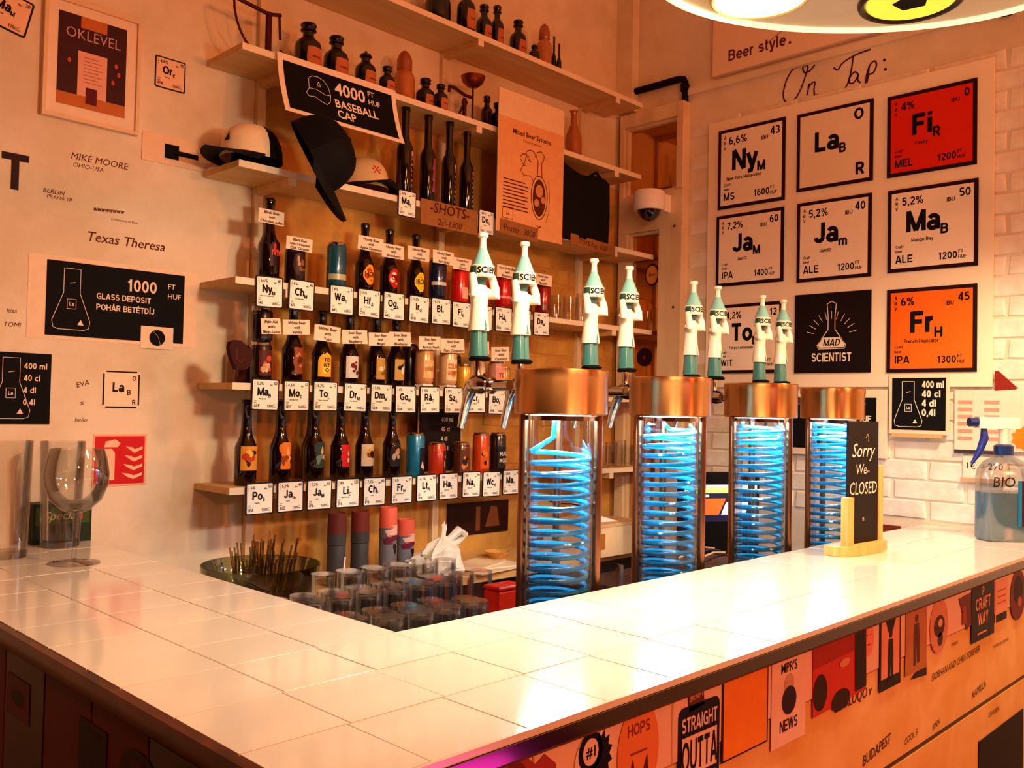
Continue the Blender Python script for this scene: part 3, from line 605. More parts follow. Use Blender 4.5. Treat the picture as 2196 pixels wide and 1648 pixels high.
for rk, lst in rows.items():
    xs_ = []
    for i, c in enumerate(lst):
        p = PY(c[0], c[1], SF-.004); p.z = ROWZ[rk]-.032+random.uniform(-.002, .002); xs_.append(p.x)
        card('price_card', 'white price card marked %s with %s on the %s beer shelf' % (c[2], 'a lowercase m' if c[3] == 'm' else 'capital '+c[3], rn[rk]), p, .089, .092, c[2], c[3], c[4], c[5], c[6], c[7], c[8], grp='price cards on the %s beer shelf' % rn[rk], tilt=random.uniform(-.02, .02))
    rowX[rk] = xs_
for (x, y, s_, sb) in ((872, 438, 'Ma', 'S'), (1042, 478, 'Do', 'S')):
    p = PY(x, y, SF-.004)
    card('price_card', 'white price card marked %s %s beside the brown shots sign' % (s_, sb), p, .076, .088, s_, sb, '40%', '2cl', 'SHOT', '1500', 'Palinka', grp='price cards beside the shots sign')

# ---------------------------------------------------------------- bottles and cans
def label_art(parent, R, u, z0, z1, wd, base, acc, shape, txt=None, tcol=INK):
    h = z1-z0; a0 = -pi/2; rows_ = []
    N = 10
    for i in range(N+1):
        t_ = i/N; v = z0+h*t_
        if shape == 'rect': k = 1
        elif shape == 'hex': k = .25+1.5*t_ if t_ < .5 else .25+1.5*(1-t_); k = min(1, k*1.25)
        elif shape == 'oval': k = max(.08, math.sqrt(max(0, 1-(2*t_-1)**2)))
        elif shape == 'arch': k = 1 if t_ < .6 else max(.05, math.sqrt(max(0, 1-((t_-.6)/.4)**2)))
        elif shape == 'cat': k = [.75, .8, .72, .62, .6, .66, .78, .95, 1.0, .9, .5][i]
        elif shape == 'mask': k = [.8, .85, .8, .85, 1, 1, .9, .85, .85, .9, .9][i]
        rows_.append((v, u-wd/2*k, u+wd/2*k))
    lb = wrap(MB(), R+.0006, rows_, 10).build('paper_label', M(base, .45, var=.08), parent, True)
    rg = random.Random(int(abs(u*1e5+z0*1e4+wd*1e3))+len(base)); y = 0
    for j, c in enumerate(acc):
        mb = MB()
        for _ in range(3):
            cu = u+rg.uniform(-.26, .26)*wd; cv = z0+h*rg.uniform(.22, .75); ru = wd*rg.uniform(.08, .2); rv = h*rg.uniform(.05, .16)
            wrap(mb, R+.0010+.0003*j, [(cv-rv+2*rv*q/5, cu-ru*max(.1, math.sqrt(max(0, 1-(2*q/5-1)**2))), cu+ru*max(.1, math.sqrt(max(0, 1-(2*q/5-1)**2)))) for q in range(6)], 5)
        mb.build('label_print', M(c, .5), lb)
    if txt:
        mb = MB(); tl = txt.split('|')
        for j, s_ in enumerate(tl): wraptext(mb, R+.0024, s_, u, z0+h*(.72-.62*(j+.5)/len(tl)), min(.016, h*.5/len(tl)), .04, maxw=wd*.8)
        mb.build('lettering', M(tcol, .5), lb)
    return lb
def bottle(label, x, z, H, R=.030, glassm=None, lab=None, capc='#180a08', y=2.405, group=None, kind='beer_bottle', cap=True, neck=.4):
    o = thing(kind, label, 'bottle', (x, y, z), group=group, rotz=random.uniform(-.05, .12))
    b = H*(1-neck)          # body height
    n0 = b-.25*b
    prof = [(R*.90, 0), (R, .004), (R, n0), (R*.95, n0+.12*(b-n0)), (R*.78, n0+.45*(b-n0)), (R*.55, b), (R*.47, b+.25*(H-b)), (R*.42, H-.022), (R*.46, H-.02), (R*.46, H-.006), (R*.40, H-.004), (R*.4, H)]
    MB().lathe(prof, 24).build('bottle_glass', glassm or m_brown_glass, o, True)
    if cap: MB().lathe([(R*.47, H-.008), (R*.50, H-.006), (R*.47, H), (R*.42, H+.003)], 20).build('crown_cap', M(capc, .3), o, True)
    if lab: label_art(o, R, *lab)
    return o
def can(label, x, z, H, R=.031, c='#204060', lab=None, y=2.39, group=None, stripe=None):
    o = thing('beer_can', label, 'can', (x, y, z), group=group, rotz=random.uniform(-.1, .1))
    MB().lathe([(R*.8, 0), (R*.86, .002), (R, .010), (R, H-.014), (R*.84, H-.004)], 24).build('can_body', M(c, .25, .3, coat=.5, var=.1), o, True)
    MB().lathe([(R*.845, H-.004), (R*.86, H-.001), (R*.84, H), (R*.80, H-.003), (R*.3, H-.0025), (.0, H-.0025)], 24).build('can_lid', m_chrome, o, True)
    MB().lathe([(R+.0002, H-.018), (R*.9, H-.007), (R*.86, H-.0038)], 24, cap=False).build('can_neck', m_chrome, o, True)
    if lab: label_art(o, R, *lab)
    if stripe:
        for zc, hh, cc in stripe: wrap(MB(), R+.0005, [(zc, -R*1.5, R*1.5), (zc+hh, -R*1.5, R*1.5)], 16).build('band', M(cc, .3), o, True)
    return o
def bx(px, Y=2.405, y=700): return PY(px, y, Y).x
def htop(px, py, rk, Y=2.405): return PY(px, py, Y).z-ROWZ[rk]
G = {'r1': 'beers on the upper beer shelf', 'r2': 'beers on the middle beer shelf', 'r3': 'beers on the lowest beer shelf'}
Bo = {}
def BB(key, px, top, rk, d, lab, R=.030, **k):
    Bo[key] = bottle(d, bx(px), ROWZ[rk], htop(px, top, rk), R, lab=lab, group=G[rk], **k)
def CC(key, px, top, rk, d, c, lab=None, R=.031, dz=0.0, H=None, **k):
    h = H or (htop(px, top, rk, 2.39)-dz)
    Bo[key] = can(d, bx(px, 2.39), ROWZ[rk]+dz, h, R, c, lab, group=G[rk], **k)
    if dz:
        s = thing('display_block', 'small white block under the %s' % ' '.join(d.split()[:5]), 'block', (bx(px, 2.39), 2.39, ROWZ[rk]), group='white blocks under cans')
        MB().cbox(-.022, -.022, 0, .022, .022, dz-.0006, .002).build('block', m_card, s)
# upper beer shelf
BB('ny', 572, 427, 'r1', 'tall dark bottle with a red stripe label, leftmost on the upper beer shelf', (.006, .05, .13, .044, '#2a0a10', ['#c83028'], 'arch', 'NYM', '#e05038'), R=.032)
CC('ch', 629, 530, 'r1', 'dark can with pale artwork behind the Ch M card', '#1e0a0c', (.0, .03, .10, .05, '#3a1c14', ['#c8987a', '#8a5a3a'], 'oval'), R=.031)
CC('wa', 718, 521, 'r1', 'teal can with a cream band behind the Wa T card', '#14566e', None, stripe=[(.035, .018, '#b8b08a')])
BB('hf', 778, 481, 'r1', 'dark bottle with an orange hexagon label', (.004, .035, .10, .052, '#f59a1e', ['#c02a12'], 'hex', 'HOF', '#5a1408'))
BB('og', 831, 494, 'r1', 'dark bottle with a red hexagon label', (.004, .035, .10, .052, '#c81c10', ['#f0e0d0'], 'hex', 'OG', '#5a0808'))
BB('ir', 888, 505, 'r1', 'dark bottle with a yellow hexagon label', (.004, .035, .10, .052, '#f0cc20', ['#e0b010'], 'hex', 'IRON', '#3a2008'))
CC('bl', 936, 554, 'r1', 'navy can with a white band', '#16203e', None, dz=.02, stripe=[(.045, .012, '#c8c0c0')])
CC('fi', 984, 566, 'r1', 'bright red can behind the Fi R card', '#d81a10', (.0, .03, .07, .03, '#f0b098', [], 'rect'))
CC('rd', 1034, 585, 'r1', 'crimson can hidden behind the leftmost tap handle', '#a01418', None)
CC('r2c', 1077, 590, 'r1', 'scarlet can with a pink band between the two left tap handles', '#c81418', None, dz=.022, stripe=[(.03, .01, '#f08070')])
CC('r3c', 1122, 596, 'r1', 'dark can behind the second tap handle', '#701018', None)
CC('de', 1163, 603, 'r1', 'dull red can behind the De M card', '#9a1c14', None, stripe=[(.03, .02, '#6a1410')])
# middle shelf
CC('ma', 562, 735, 'r2', 'lower can of a stack of two with a colourful cartoon label', '#201012', (.0, .025, .10, .05, '#5a2418', ['#c8c8d8', '#d04a2a', '#e0a070'], 'rect'))
h0 = htop(562, 735, 'r2', 2.39)
can('dark upper can standing on the cartoon label can', bx(562, 2.39), ROWZ['r2']+h0+.0008, .10, .031, '#1c0c10', (.0, .02, .07, .05, '#3a1c18', ['#d8c8b8'], 'rect'), group='beers on the middle beer shelf')
can('dark red can at the far left end of the middle beer shelf', bx(530, 2.46), ROWZ['r2'], .115, .03, '#4a1210', None, y=2.47, group=G['r2'])
BB('mo', 629, 655, 'r2', 'dark bottle with a brown glass shaped label', (.003, .035, .115, .042, '#8a4420', ['#c87a48', '#5a2410'], 'mask'), R=.032)
BB('to', 691, 669, 'r2', 'dark bottle with a yellow label reading Tokyo', (.003, .03, .105, .058, '#f2b42a', ['#f8d860'], 'arch', 'TO|KY|O', '#2a1408'))
BB('dr', 750, 673, 'r2', 'dark bottle with a white label with dark red splashes', (.002, .03, .10, .062, '#e8dccc', ['#7a1020', '#501018'], 'rect'))
BB('dm', 808, 677, 'r2', 'dark bottle with a gold diamond patterned label', (.005, .03, .10, .05, '#c8963c', ['#e8d8b0', '#8a5a20'], 'rect'))
BB('go', 850, 690, 'r2', 'dark bottle with a gold label and a black and white goose', (.004, .03, .10, .056, '#cfa04a', ['#181010', '#f0e8d8'], 'rect'))
can('tall black can in the gap behind the go card', bx(884, 2.46), ROWZ['r2'], .165, .03, '#140a10', None, y=2.47, group=G['r2'])
CC('ra', 912, 748, 'r2', 'peach coloured can with faint lettering', '#e8a468', (.0, .02, .08, .05, '#f0b878', ['#f8d8a0'], 'rect', 'RABARBER', '#c87a28'), dz=.022)
CC('sz', 963, 750, 'r2', 'cream can with orange lettering and dots', '#e8c090', (.0, .015, .09, .052, '#f4d8a8', ['#d88840'], 'rect', 'SZILVA|GOMBOC', '#c05a18'), dz=.022)
can('yellow can behind the left tap spout', bx(1001, 2.41), ROWZ['r2'], .10, .027, '#e0a830', None, y=2.42, group=G['r2'])
can('tall black can between the cream can and the left tap spout', bx(985, 2.47), ROWZ['r2'], .14, .024, '#1a0c0c', None, y=2.49, group=G['r2'])
CC('cr', 1026, 772, 'r2', 'white can with a small black emblem', '#d8b890', (.0, .02, .09, .045, '#e8d0b0', ['#2a1410'], 'rect'), R=.028)
CC('bo', 1066, 775, 'r2', 'pink can with tall red lettering', '#e0907a', (.0, .01, .095, .05, '#e89a84', ['#f0a850'], 'rect', 'TU|BO', '#b01828'))
can('amber can right of the pink can', bx(1090, 2.42), ROWZ['r2'], .10, .028, '#d8984c', None, y=2.44, group=G['r2'])
# lowest shelf
BB('po', 535, 860, 'r3', 'dark bottle with a comic style orange and yellow label', (.0, .045, .115, .060, '#e89a3a', ['#2a1c20', '#f4c850', '#c8401c'], 'rect', None), R=.032)
BB('jam', 608, 862, 'r3', 'dark bottle with an orange cat shaped label', (.006, .045, .125, .050, '#f08a20', ['#f8c060', '#a04010'], 'cat'), R=.032)
BB('jaM', 680, 862, 'r3', 'dark bottle with a dark green cat shaped label', (.006, .045, .125, .050, '#2a4038', ['#c8b070', '#6a8070'], 'cat'), R=.032)
BB('dk', 706, 868, 'r3', 'plain dark bottle behind the dark green cat bottle', None, y=2.49)
BB('li', 736, 865, 'r3', 'dark bottle with a red outlined label', (.008, .045, .115, .045, '#d01a1c', ['#f0d0c0'], 'mask'))
BB('chf', 788, 865, 'r3', 'dark bottle with a cream and yellow label', (.002, .045, .115, .062, '#f0dcb4', ['#f0c830', '#a04020', '#3a1c14'], 'rect'))
BB('fr', 846, 865, 'r3', 'dark bottle with a black and orange arched label', (.004, .04, .115, .056, '#2a1c1c', ['#e0863a', '#c8b098'], 'arch'))
CC('lt', 897, 928, 'r3', 'blue and black can with round pale ornaments', '#1478a0', (.006, .01, .10, .03, '#141420', ['#d8b8a8'], 'rect'), R=.032)
CC('haz', 944, 949, 'r3', 'short red and orange can', '#e0401c', (.012, .01, .09, .025, '#5a2c1c', ['#e0b080'], 'rect'))
CC('na', 995, 948, 'r3', 'brown can with loopy orange lettering', '#5a2c18', (.0, .01, .09, .05, '#6a3820', ['#e08a3c', '#2a1410'], 'rect'))
CC('wc', 1037, 928, 'r3', 'orange and red can with a chrome top', '#e04a18', (.0, .02, .10, .05, '#e85a1c', ['#2a1c18', '#f08030'], 'rect'))
CC('mad', 1073, 928, 'r3', 'black can with white capital letters', '#241c1c', (.0, .02, .10, .05, '#2a2420', [], 'rect', 'MAD|MOJO', '#f0e8d8'))
s, w_, h_ = flatthing('slate_sign', 'small black volume sign leaning behind the lowest row of cans', 'sign', (PY, 2.50), (893, 902, 985, 1040), M('#1a1012', .6), .006, depth=0)
MB().frame(-w_/2, -h_/2, w_/2, h_/2, .006, -.009, -.0005).build('frame', m_shelf, s)
lt = MB()
for j, q in enumerate(('400 ml', '40 cl', '4 dl', '0,4 l')): lt.text(q, .005, h_*.28-j*.035, .016, -.0068, .02)
lt.build('lettering', M('#e8d8c8', .6), s); s.location.z = ROWZ['r3']+h_/2+.001

# hand written paper tags
tags = [(582, 466, 55, 30, 8, 'Black Beer|with|Chocolate, coffee', 'ny'), (642, 524, 56, 28, 8, 'Black Beer|with Cinnamon|Chili, Caramel', 'ch'), (795, 524, 54, 30, 8, 'Honey Beer|with|Apple Cinnamon', 'hf'), (843, 540, 48, 29, 7, 'Honey Beer|with|Strawberry', 'og'), (898, 545, 46, 28, 7, 'Honey Beer|with|Grapefruit', 'ir'), (951, 553, 45, 28, 7, 'Honey Beer|with|Earl Grey', 'bl'), (991, 567, 40, 25, 7, 'Honey Beer|with|Cherry', 'fi'), (1087, 584, 42, 27, 8, 'Sour Honey Beer|with|Raspberry', 'r2c'), (1163, 600, 42, 24, 8, 'Honey Beer|with|Rhubarb', 'de'),
 (581, 700, 42, 34, 3, 'Pale Ale|with|Mango, Lactose', 'ma'), (636, 702, 58, 32, 3, 'White Beer|with|Vanilla', 'mo'), (702, 716, 56, 34, 10, 'White Beer|with|Yuzu', 'to'), (761, 723, 54, 30, 4, 'Sour Beer|with|Raspberry', 'dr'), (815, 728, 48, 28, 4, 'Sour Beer|with|Mango', 'dm'), (858, 728, 46, 31, 4, 'Sour Beer|with|Blueberry', 'go'), (922, 736, 46, 28, 4, 'Sour Beer|with|Apricot, Peach', 'ra'), (971, 742, 50, 30, 4, 'Sour Beer|with|Plum, Cinnamon', 'sz'), (1031, 747, 36, 28, 3, 'Sour Beer|with|Lime', 'cr'), (1073, 760, 38, 30, 3, 'Sour Beer|with|Cranberry', 'bo')]
m_tagp = M('#f4dcc0', .7)
for (x, y, wp, hp, ti, txt, key) in tags:
    b_ = Bo[key]; is_b = b_.name.startswith('beer_bottle'); yy = 2.366 if is_b else 2.352
    a = PY(x-wp/2, y, yy); c = PY(x+wp/2, y, yy); w_ = abs(c.x-a.x); ctr = PY(x, y, yy); h_ = abs(PY(x, y-hp/2, yy).z-PY(x, y+hp/2, yy).z)
    first = txt.split('|'); fl = first[0].lower()+' '+first[-1].lower()
    o = thing('paper_tag', 'handwritten paper tag reading %s' % fl.replace('chocolate, coffee', 'chocolate and coffee'), 'tag', ctr, group='handwritten paper tags on bottles and cans', rot=(random.uniform(-.06, .06), radians(ti-7), 0))
    W, H = w_/2, h_/2; mb = MB()
    n = 6
    for i in range(n):     # gently curled slip
        u0, u1 = -W+2*W*i/n, -W+2*W*(i+1)/n; d0 = .003*math.cos(u0/W*1.4); d1 = .003*math.cos(u1/W*1.4)
        mb.add([(u0, -d0, -H), (u1, -d1, -H), (u1, -d1, H), (u0, -d0, H), (u0, -d0+.0006, -H), (u1, -d1+.0006, -H), (u1, -d1+.0006, H), (u0, -d0+.0006, H)], [(0, 1, 2, 3), (7, 6, 5, 4), (0, 4, 5, 1), (2, 6, 7, 3)])
    mb.build('slip', m_tagp, o)
    L = MB()
    for j, s_ in enumerate(first): L.text(s_, 0, H*(.38-.62*j), h_*.20, -.0042, .012, 'C', .15, maxw=w_*.86)
    L.build('lettering', M('#2a0e10', .7), o)
    if is_b: MB().tube([(0, 0, H*.4), (b_.location.x-ctr.x-.0, 2.405-.016-yy, H*.6)], .0008, 4).build('string', m_white, o)

# ---------------------------------------------------------------- apothecary bottles on the two top shelves
def apoth(label, px, top, base, rk, wpx, col_='#2a0a06', style='jar', lab=True, Y=2.43, glassy=False, group='old apothecary bottles'):
    x = PY(px, (top+base)/2, Y).x; z = ROWZ[rk]; H = PY(px, top, Y).z-z; d = (Vector((x, Y, z))-EYE).dot(FWD); R = wpx/F_PX*d/2
    o = thing('apothecary_bottle', label, 'bottle', (x, Y, z), group=group)
    mt = m_glass if glassy else M('#120303', .14, coat=.25, var=.15)
    if style == 'dome':
        MB().lathe([(R*.95, 0), (R, .005), (R, H*.52), (R*.9, H*.6), (R*.62, H*.66)], 24).build('jar', M('#b8662e', .15, coat=.8), o, True)
        MB().lathe([(R*.62, H*.66), (R*.72, H*.68), (R*.72, H*.85), (R*.5, H*.95), (R*.2, H), (0, H)], 24).build('stopper', M('#9a4a20', .2, coat=.8), o, True)
    elif style == 'slim':
        MB().lathe([(R, 0), (R, H*.45), (R*.45, H*.6), (R*.4, H)], 16).build('jar', mt, o, True)
    else:
        MB().lathe([(R*.93, 0), (R, .004), (R, H*.55), (R*.92, H*.63), (R*.5, H*.72), (R*.42, H*.78), (R*.42, H*.84), (R*.6, H*.86), (R*.6, H*.885)], 24).build('jar', mt, o, True)
        top_ = [(R*.42, H*.885), (R*.55, H*.93), (R*.62, H*.97), (R*.55, H), (0, H)] if style == 'jar' else [(R*.5, H*.885), (R*.5, H*.92), (R*.14, H*.93), (R*.14, H*.985), (R*.1, H), (0, H)]
        MB().lathe(top_, 20).build('stopper', mt, o, True)
    if lab and style != 'slim':
        wrap(MB(), R+.0008, [(H*.12, -R*.75, R*.75), (H*.3, -R*.8, R*.8), (H*.5, -R*.7, R*.7)], 8, -pi/2+.15).build('paper_label', M('#c07048' if style != 'dome' else '#e0a060', .7), o)
        wrap(MB(), R+.0014, [(H*.30, -R*.4, R*.4), (H*.33, -R*.4, R*.4)], 6, -pi/2+.15).build('label_print', M('#7a3018', .7), o)
    return o
apoth('tall dark apothecary bottle left of all on the banner shelf', 661, 52, 140, 'up', 57)
apoth('dark apothecary bottle second from the left on the banner shelf', 721, 80, 165, 'up', 53)
apoth('dark apothecary bottle with a rod stopper', 784, 110, 185, 'up', 45, style='rod')
apoth('small dark bottle against the clear domed jar', 830, 144, 192, 'up', 34, Y=2.40)
apoth('tall amber glass jar with a domed stopper on the banner shelf', 867, 110, 208, 'up', 47, style='dome', lab=False, Y=2.46)
apoth('squat dark bottle with a brown label left of the balance', 912, 170, 222, 'up', 40)
apoth('squat dark bottle with a cream label left of the balance', 945, 182, 232, 'up', 32, Y=2.39)
apoth('narrow dark vase shaped bottle right of the balance', 1044, 207, 262, 'up', 26, lab=False)
apoth('dark squat bottle behind the left edge of the tall poster', 1068, 222, 275, 'up', 34, Y=2.42)
apoth('large dark bottle at the left of the topmost shelf', 940, -42, 35, 'top', 56, lab=False, Y=2.45)
apoth('large dark bottle with a pale label on the topmost shelf', 1000, -30, 50, 'top', 40, Y=2.40)
apoth('dark bottle with a pale label, left one of the touching pair', 1038, 12, 75, 'top', 34)
apoth('dark bottle, right one of the touching pair on the topmost shelf', 1066, 14, 88, 'top', 30)
apoth('dark bottle with an orange label on the topmost shelf', 1111, 45, 105, 'top', 36)
apoth('small dark bottle next to the amber domed jar up high', 1146, 98, 118, 'top', 24, lab=False, Y=2.39)
apoth('amber domed jar on the topmost shelf', 1167, 52, 128, 'top', 34, style='dome', lab=False)
apoth('taller slim dark bottle at the right of the topmost shelf', 1188, 78, 136, 'top', 11, style='slim')
apoth('shorter slim dark bottle at the right of the topmost shelf', 1199, 94, 142, 'top', 11, style='slim', Y=2.41)
m_iron = M('#4a160c', .45, .3)
# letter scale with a curved arc, left end of the banner shelf
p = PY(575, 100, 2.42); z = ROWZ['up']
o = thing('letter_scale', 'old iron letter scale with a curved arc at the left end of the banner shelf', 'scale', (p.x, 2.42, z))
MB().lathe([(.045, 0), (.045, .006), (.02, .012), (.01, .02)], 20).build('foot', m_iron, o, True)
MB().tube([(0, 0, .01), (0, 0, .15)], .010, 8).build('column', m_iron, o, True)
MB().tube([(-.02+.0, 0, .015)]+[(-.115+.105*(1-cos(t*pi/14)), 0, .16-.15*sin(t*pi/14)) for t in range(7, -1, -1)], .0035, 6).build('arc', m_iron, o, True)
MB().tube([(-.115, 0, .16), (0, 0, .145), (.04, 0, .155)], .006, 8).build('beam', m_iron, o, True)
MB().tube([(.035, 0, .155), (.04, 0, .08)], .004, 6).build('hanger', m_iron, o, True)
MB().tube([(.02, -.02, .004), (.045, -.02, .005), (.045, -.02, .03), (.03, -.02, .04), (.02, -.02, .004)], .002, 6).build('handle', m_iron, o, True)
# balance with a bowl
p = PY(996, 230, 2.42)
o = thing('balance_scale', 'old balance scale with a brass bowl on the banner shelf', 'scale', (p.x, 2.42, z))
MB().tube([(-.04, 0, .003), (0, 0, .09), (0, 0, .004)], .0055, 6).build('stand', m_iron, o, True)
MB().tube([(0, 0, .004), (0, 0, .10)], .008, 8).build('column', m_iron, o, True)
MB().lathe([(.012, 0), (.013, .004), (.012, .008)], 12).build('pivot', m_iron, o, True, loc=(0, .004, .085), rot=(pi/2, 0, 0))
MB().tube([(-.075, 0, .105), (-.075, 0, .125), (-.05, 0, .125), (0, 0, .112), (.035, 0, .112)], .006, 6).build('beam', m_iron, o, True)
MB().tube([(.04, 0, .03), (.04, 0, .155)], .004, 6).build('bowl_rod', m_iron, o, True)
MB().lathe([(.0, .150), (.02, .153), (.038, .168), (.046, .190), (.043, .190), (.034, .170), (.018, .157), (0, .154)], 24, cx=.04).build('bowl', M('#8a3a1c', .3, .8), o, True)

# ---------------------------------------------------------------- banner, caps, shots, poster, tote
o, w_, h_ = flatthing('cap_banner', 'black banner advertising a baseball cap hanging from the second shelf', 'banner', (PY, SF-.012), (594, 128, 852, 330), m_black, .001, shape=[(0, 0), (0.001, 0), (0, .001)])
o.children[0].hide_render = False
bpy.data.objects.remove(o.children[0])
zt = ROWZ['up']+.002; xl = PY(594, 130, SF-.012).x; xr = PY(848, 200, SF-.012).x; W = (xr-xl)/2; o.location = ((xl+xr)/2, SF-.012, zt); HB = .185
def curl(t, d=0): return -.055*(t**1.6)-d       # lower edge swings out toward the viewer
def sheet(mb, x0, x1, t0, t1, d, n=8):
    for i in range(n):
        a, b_ = t0+(t1-t0)*i/n, t0+(t1-t0)*(i+1)/n
        mb.poly([(x0, curl(b_, d), -HB*b_), (x1, curl(b_, d), -HB*b_), (x1, curl(a, d), -HB*a), (x0, curl(a, d), -HB*a)])
    return mb
m_ban = M('#f4dcc4', .6)
sheet(sheet(MB(), -W, W, 0, 1, 0), W, -W, 1, 0, -.0008).build('sheet', m_ban, o)
sheet(MB(), -W+.018, W-.018, .11, .93, .0008).build('print', m_black, o)
def bt(mb, s_, x, t, h, bold, al='L'):
    vs, fs, x0, x1 = tmesh(s_, min(bold, .018)); k = h/.7; out = []
    for vx, vy in vs:
        tt = t-vy*k/HB; out.append((x+(vx-x0)*k, curl(tt, .0018), -HB*tt))
    mb.add(out, fs)
L = MB(); bt(L, '4000', -.024, .42, .040, .02); bt(L, 'FT', .102, .27, .017, .01); bt(L, 'HUF', .102, .42, .017, .01)
bt(L, 'BASEBALL', -.03, .66, .026, .035); bt(L, 'CAP', -.03, .85, .026, .035)
L.build('lettering', M('#f4e4d4', .6), o)
L = MB()
def capline(pts, wd=.0016):
    for (a, b_) in zip(pts[:-1], pts[1:]):
        dx, dz = b_[0]-a[0], b_[1]-a[1]; q = math.hypot(dx, dz) or 1; nx, nz = -dz/q*wd/2, dx/q*wd/2
        L.poly([(u, curl(-v/HB, .0018), v) for u, v in ((a[0]-nx, a[1]-nz), (b_[0]-nx, b_[1]-nz), (b_[0]+nx, b_[1]+nz), (a[0]+nx, a[1]+nz))])
cx0, cz0 = -.083, -.085
capline([(cx0-.035, cz0), (cx0-.034, cz0+.03), (cx0-.022, cz0+.042), (cx0, cz0+.045), (cx0+.022, cz0+.038), (cx0+.036, cz0+.018), (cx0+.04, cz0-.005), (cx0+.02, cz0-.008), (cx0-.01, cz0+.002), (cx0-.035, cz0)])
capline([(cx0-.035, cz0), (cx0-.048, cz0-.018), (cx0-.04, cz0-.028), (cx0-.02, cz0-.024), (cx0, cz0-.034), (cx0+.02, cz0-.04), (cx0+.034, cz0-.028), (cx0+.04, cz0-.005)])
capline([(cx0-.006, cz0+.016), (cx0+.002, cz0+.03), (cx0+.008, cz0+.014), (cx0-.006, cz0+.016)])
L.build('cap_outline', M('#e8e0dc', .6), o)

zh = ROWZ['hat']
def cap_obj(label, loc, rotz, c_front, c_mesh, c_brim, tiltx=0.0, tilty=0.0, logo=None):
    """baseball cap: dome, panel, brim, button; the brim points along -y"""
    o = thing('baseball_cap', label, 'cap', loc, rot=(Matrix.Rotation(rotz, 3, 'Z') @ Matrix.Rotation(tilty, 3, 'Y') @ Matrix.Rotation(tiltx, 3, 'X')).to_euler(), group='baseball caps for sale')
    def dome(a0, a1, mb, k=1.0):
        n, m_ = 10, 7; b_ = len(mb.v)
        for j in range(m_+1):
            t_ = j/m_*pi/2; rz = .105*k*sin(t_)**.8 if j else 0; rr = cos(t_)**.75 if j < m_ else .02
            for i in range(n+1):
                a = a0+(a1-a0)*i/n; mb.v.append((.083*k*rr*cos(a), .095*k*rr*sin(a), rz))
        for j in range(m_):
            for i in range(n): q = b_+j*(n+1)+i; mb.f.append((q, q+1, q+n+2, q+n+1))
        return mb
    dome(-pi*.98, -pi*.02, MB()).build('front_panel', M(c_front, .8), o, True)
    dome(-pi*.02, pi*1.02, MB()).build('mesh_back', M(c_mesh, .9), o, True)
    mb = MB(); n = 14; vs = []
    for i in range(n+1):
        a = -pi*.93+pi*.86*i/n; xi, yi = .083*cos(a), .095*sin(a); ext = .075*max(0, sin(-a))**.7
        for zz in (.002, .0055):
            vs.append((xi, yi, zz+.008*(1-abs(cos(a))))); vs.append((xi*1.02, yi-ext, zz-.018*abs(cos(a))))
    fs = []
    for i in range(n):
        q = i*4; fs += [(q+2, q+3, q+7, q+6), (q, q+4, q+5, q+1), (q+1, q+5, q+7, q+3), (q, q+2, q+6, q+4)]
    fs += [(0, 1, 3, 2), (n*4, n*4+2, n*4+3, n*4+1)]
    mb.add(vs, fs).build('brim', M(c_brim, .75), o, True)
    MB().lathe([(.006, 0), (.007, .003), (.003, .005), (0, .0055)], 12).build('button', M(c_mesh, .8), o, True, loc=(0, 0, .104))
    if logo:
        mb = MB()
        for pts in logo:
            vs = []
            for (u, v) in pts:
                a = -pi/2+u/.09; t_ = min(1.4, (v/.105)); rr = cos(t_)**.75; zz = .105*sin(t_)**.8
                vs.append(((.083*rr+.002)*cos(a), (.095*rr+.002)*sin(a), zz+.001))
            mb.poly(vs)
        mb.build('badge', M('#1a1420' if c_brim == '#0c0608' and c_front == '#f0d8b4' else '#c8281c', .7), o)
    return o
p = PY(540, 335, 2.36)
cap_obj('cream and black trucker cap with a black brim and a small triangle badge', (p.x+.025, 2.405, zh+.022), -1.35, '#f0d8b4', '#0c0608', '#0c0608', logo=[[(-.012, .03), (.012, .03), (.0, .062)]])
p = PY(668, 360, 2.32)
c2 = cap_obj('all black cap hanging tilted in front of the shelf edge', (p.x-.06, 2.235, p.z+.0), .95, '#080406', '#080406', '#080406', tiltx=radians(60), tilty=radians(0)); c2.scale = (1.2, 1.2, 1.2)
p = PY(785, 410, 2.42)
cap_obj('pale cap with crossed red badge lying on the third shelf', (p.x, 2.44, zh+.022), -.1, '#e0bc8c', '#e0bc8c', '#0c0608', logo=[[(-.014, .03), (-.009, .03), (.014, .06), (.009, .06)], [(.009, .03), (.014, .03), (-.009, .06), (-.014, .06)], [(-.018, .042), (-.012, .042), (-.012, .048), (-.018, .048)], [(.012, .042), (.018, .042), (.018, .048), (.012, .048)]])
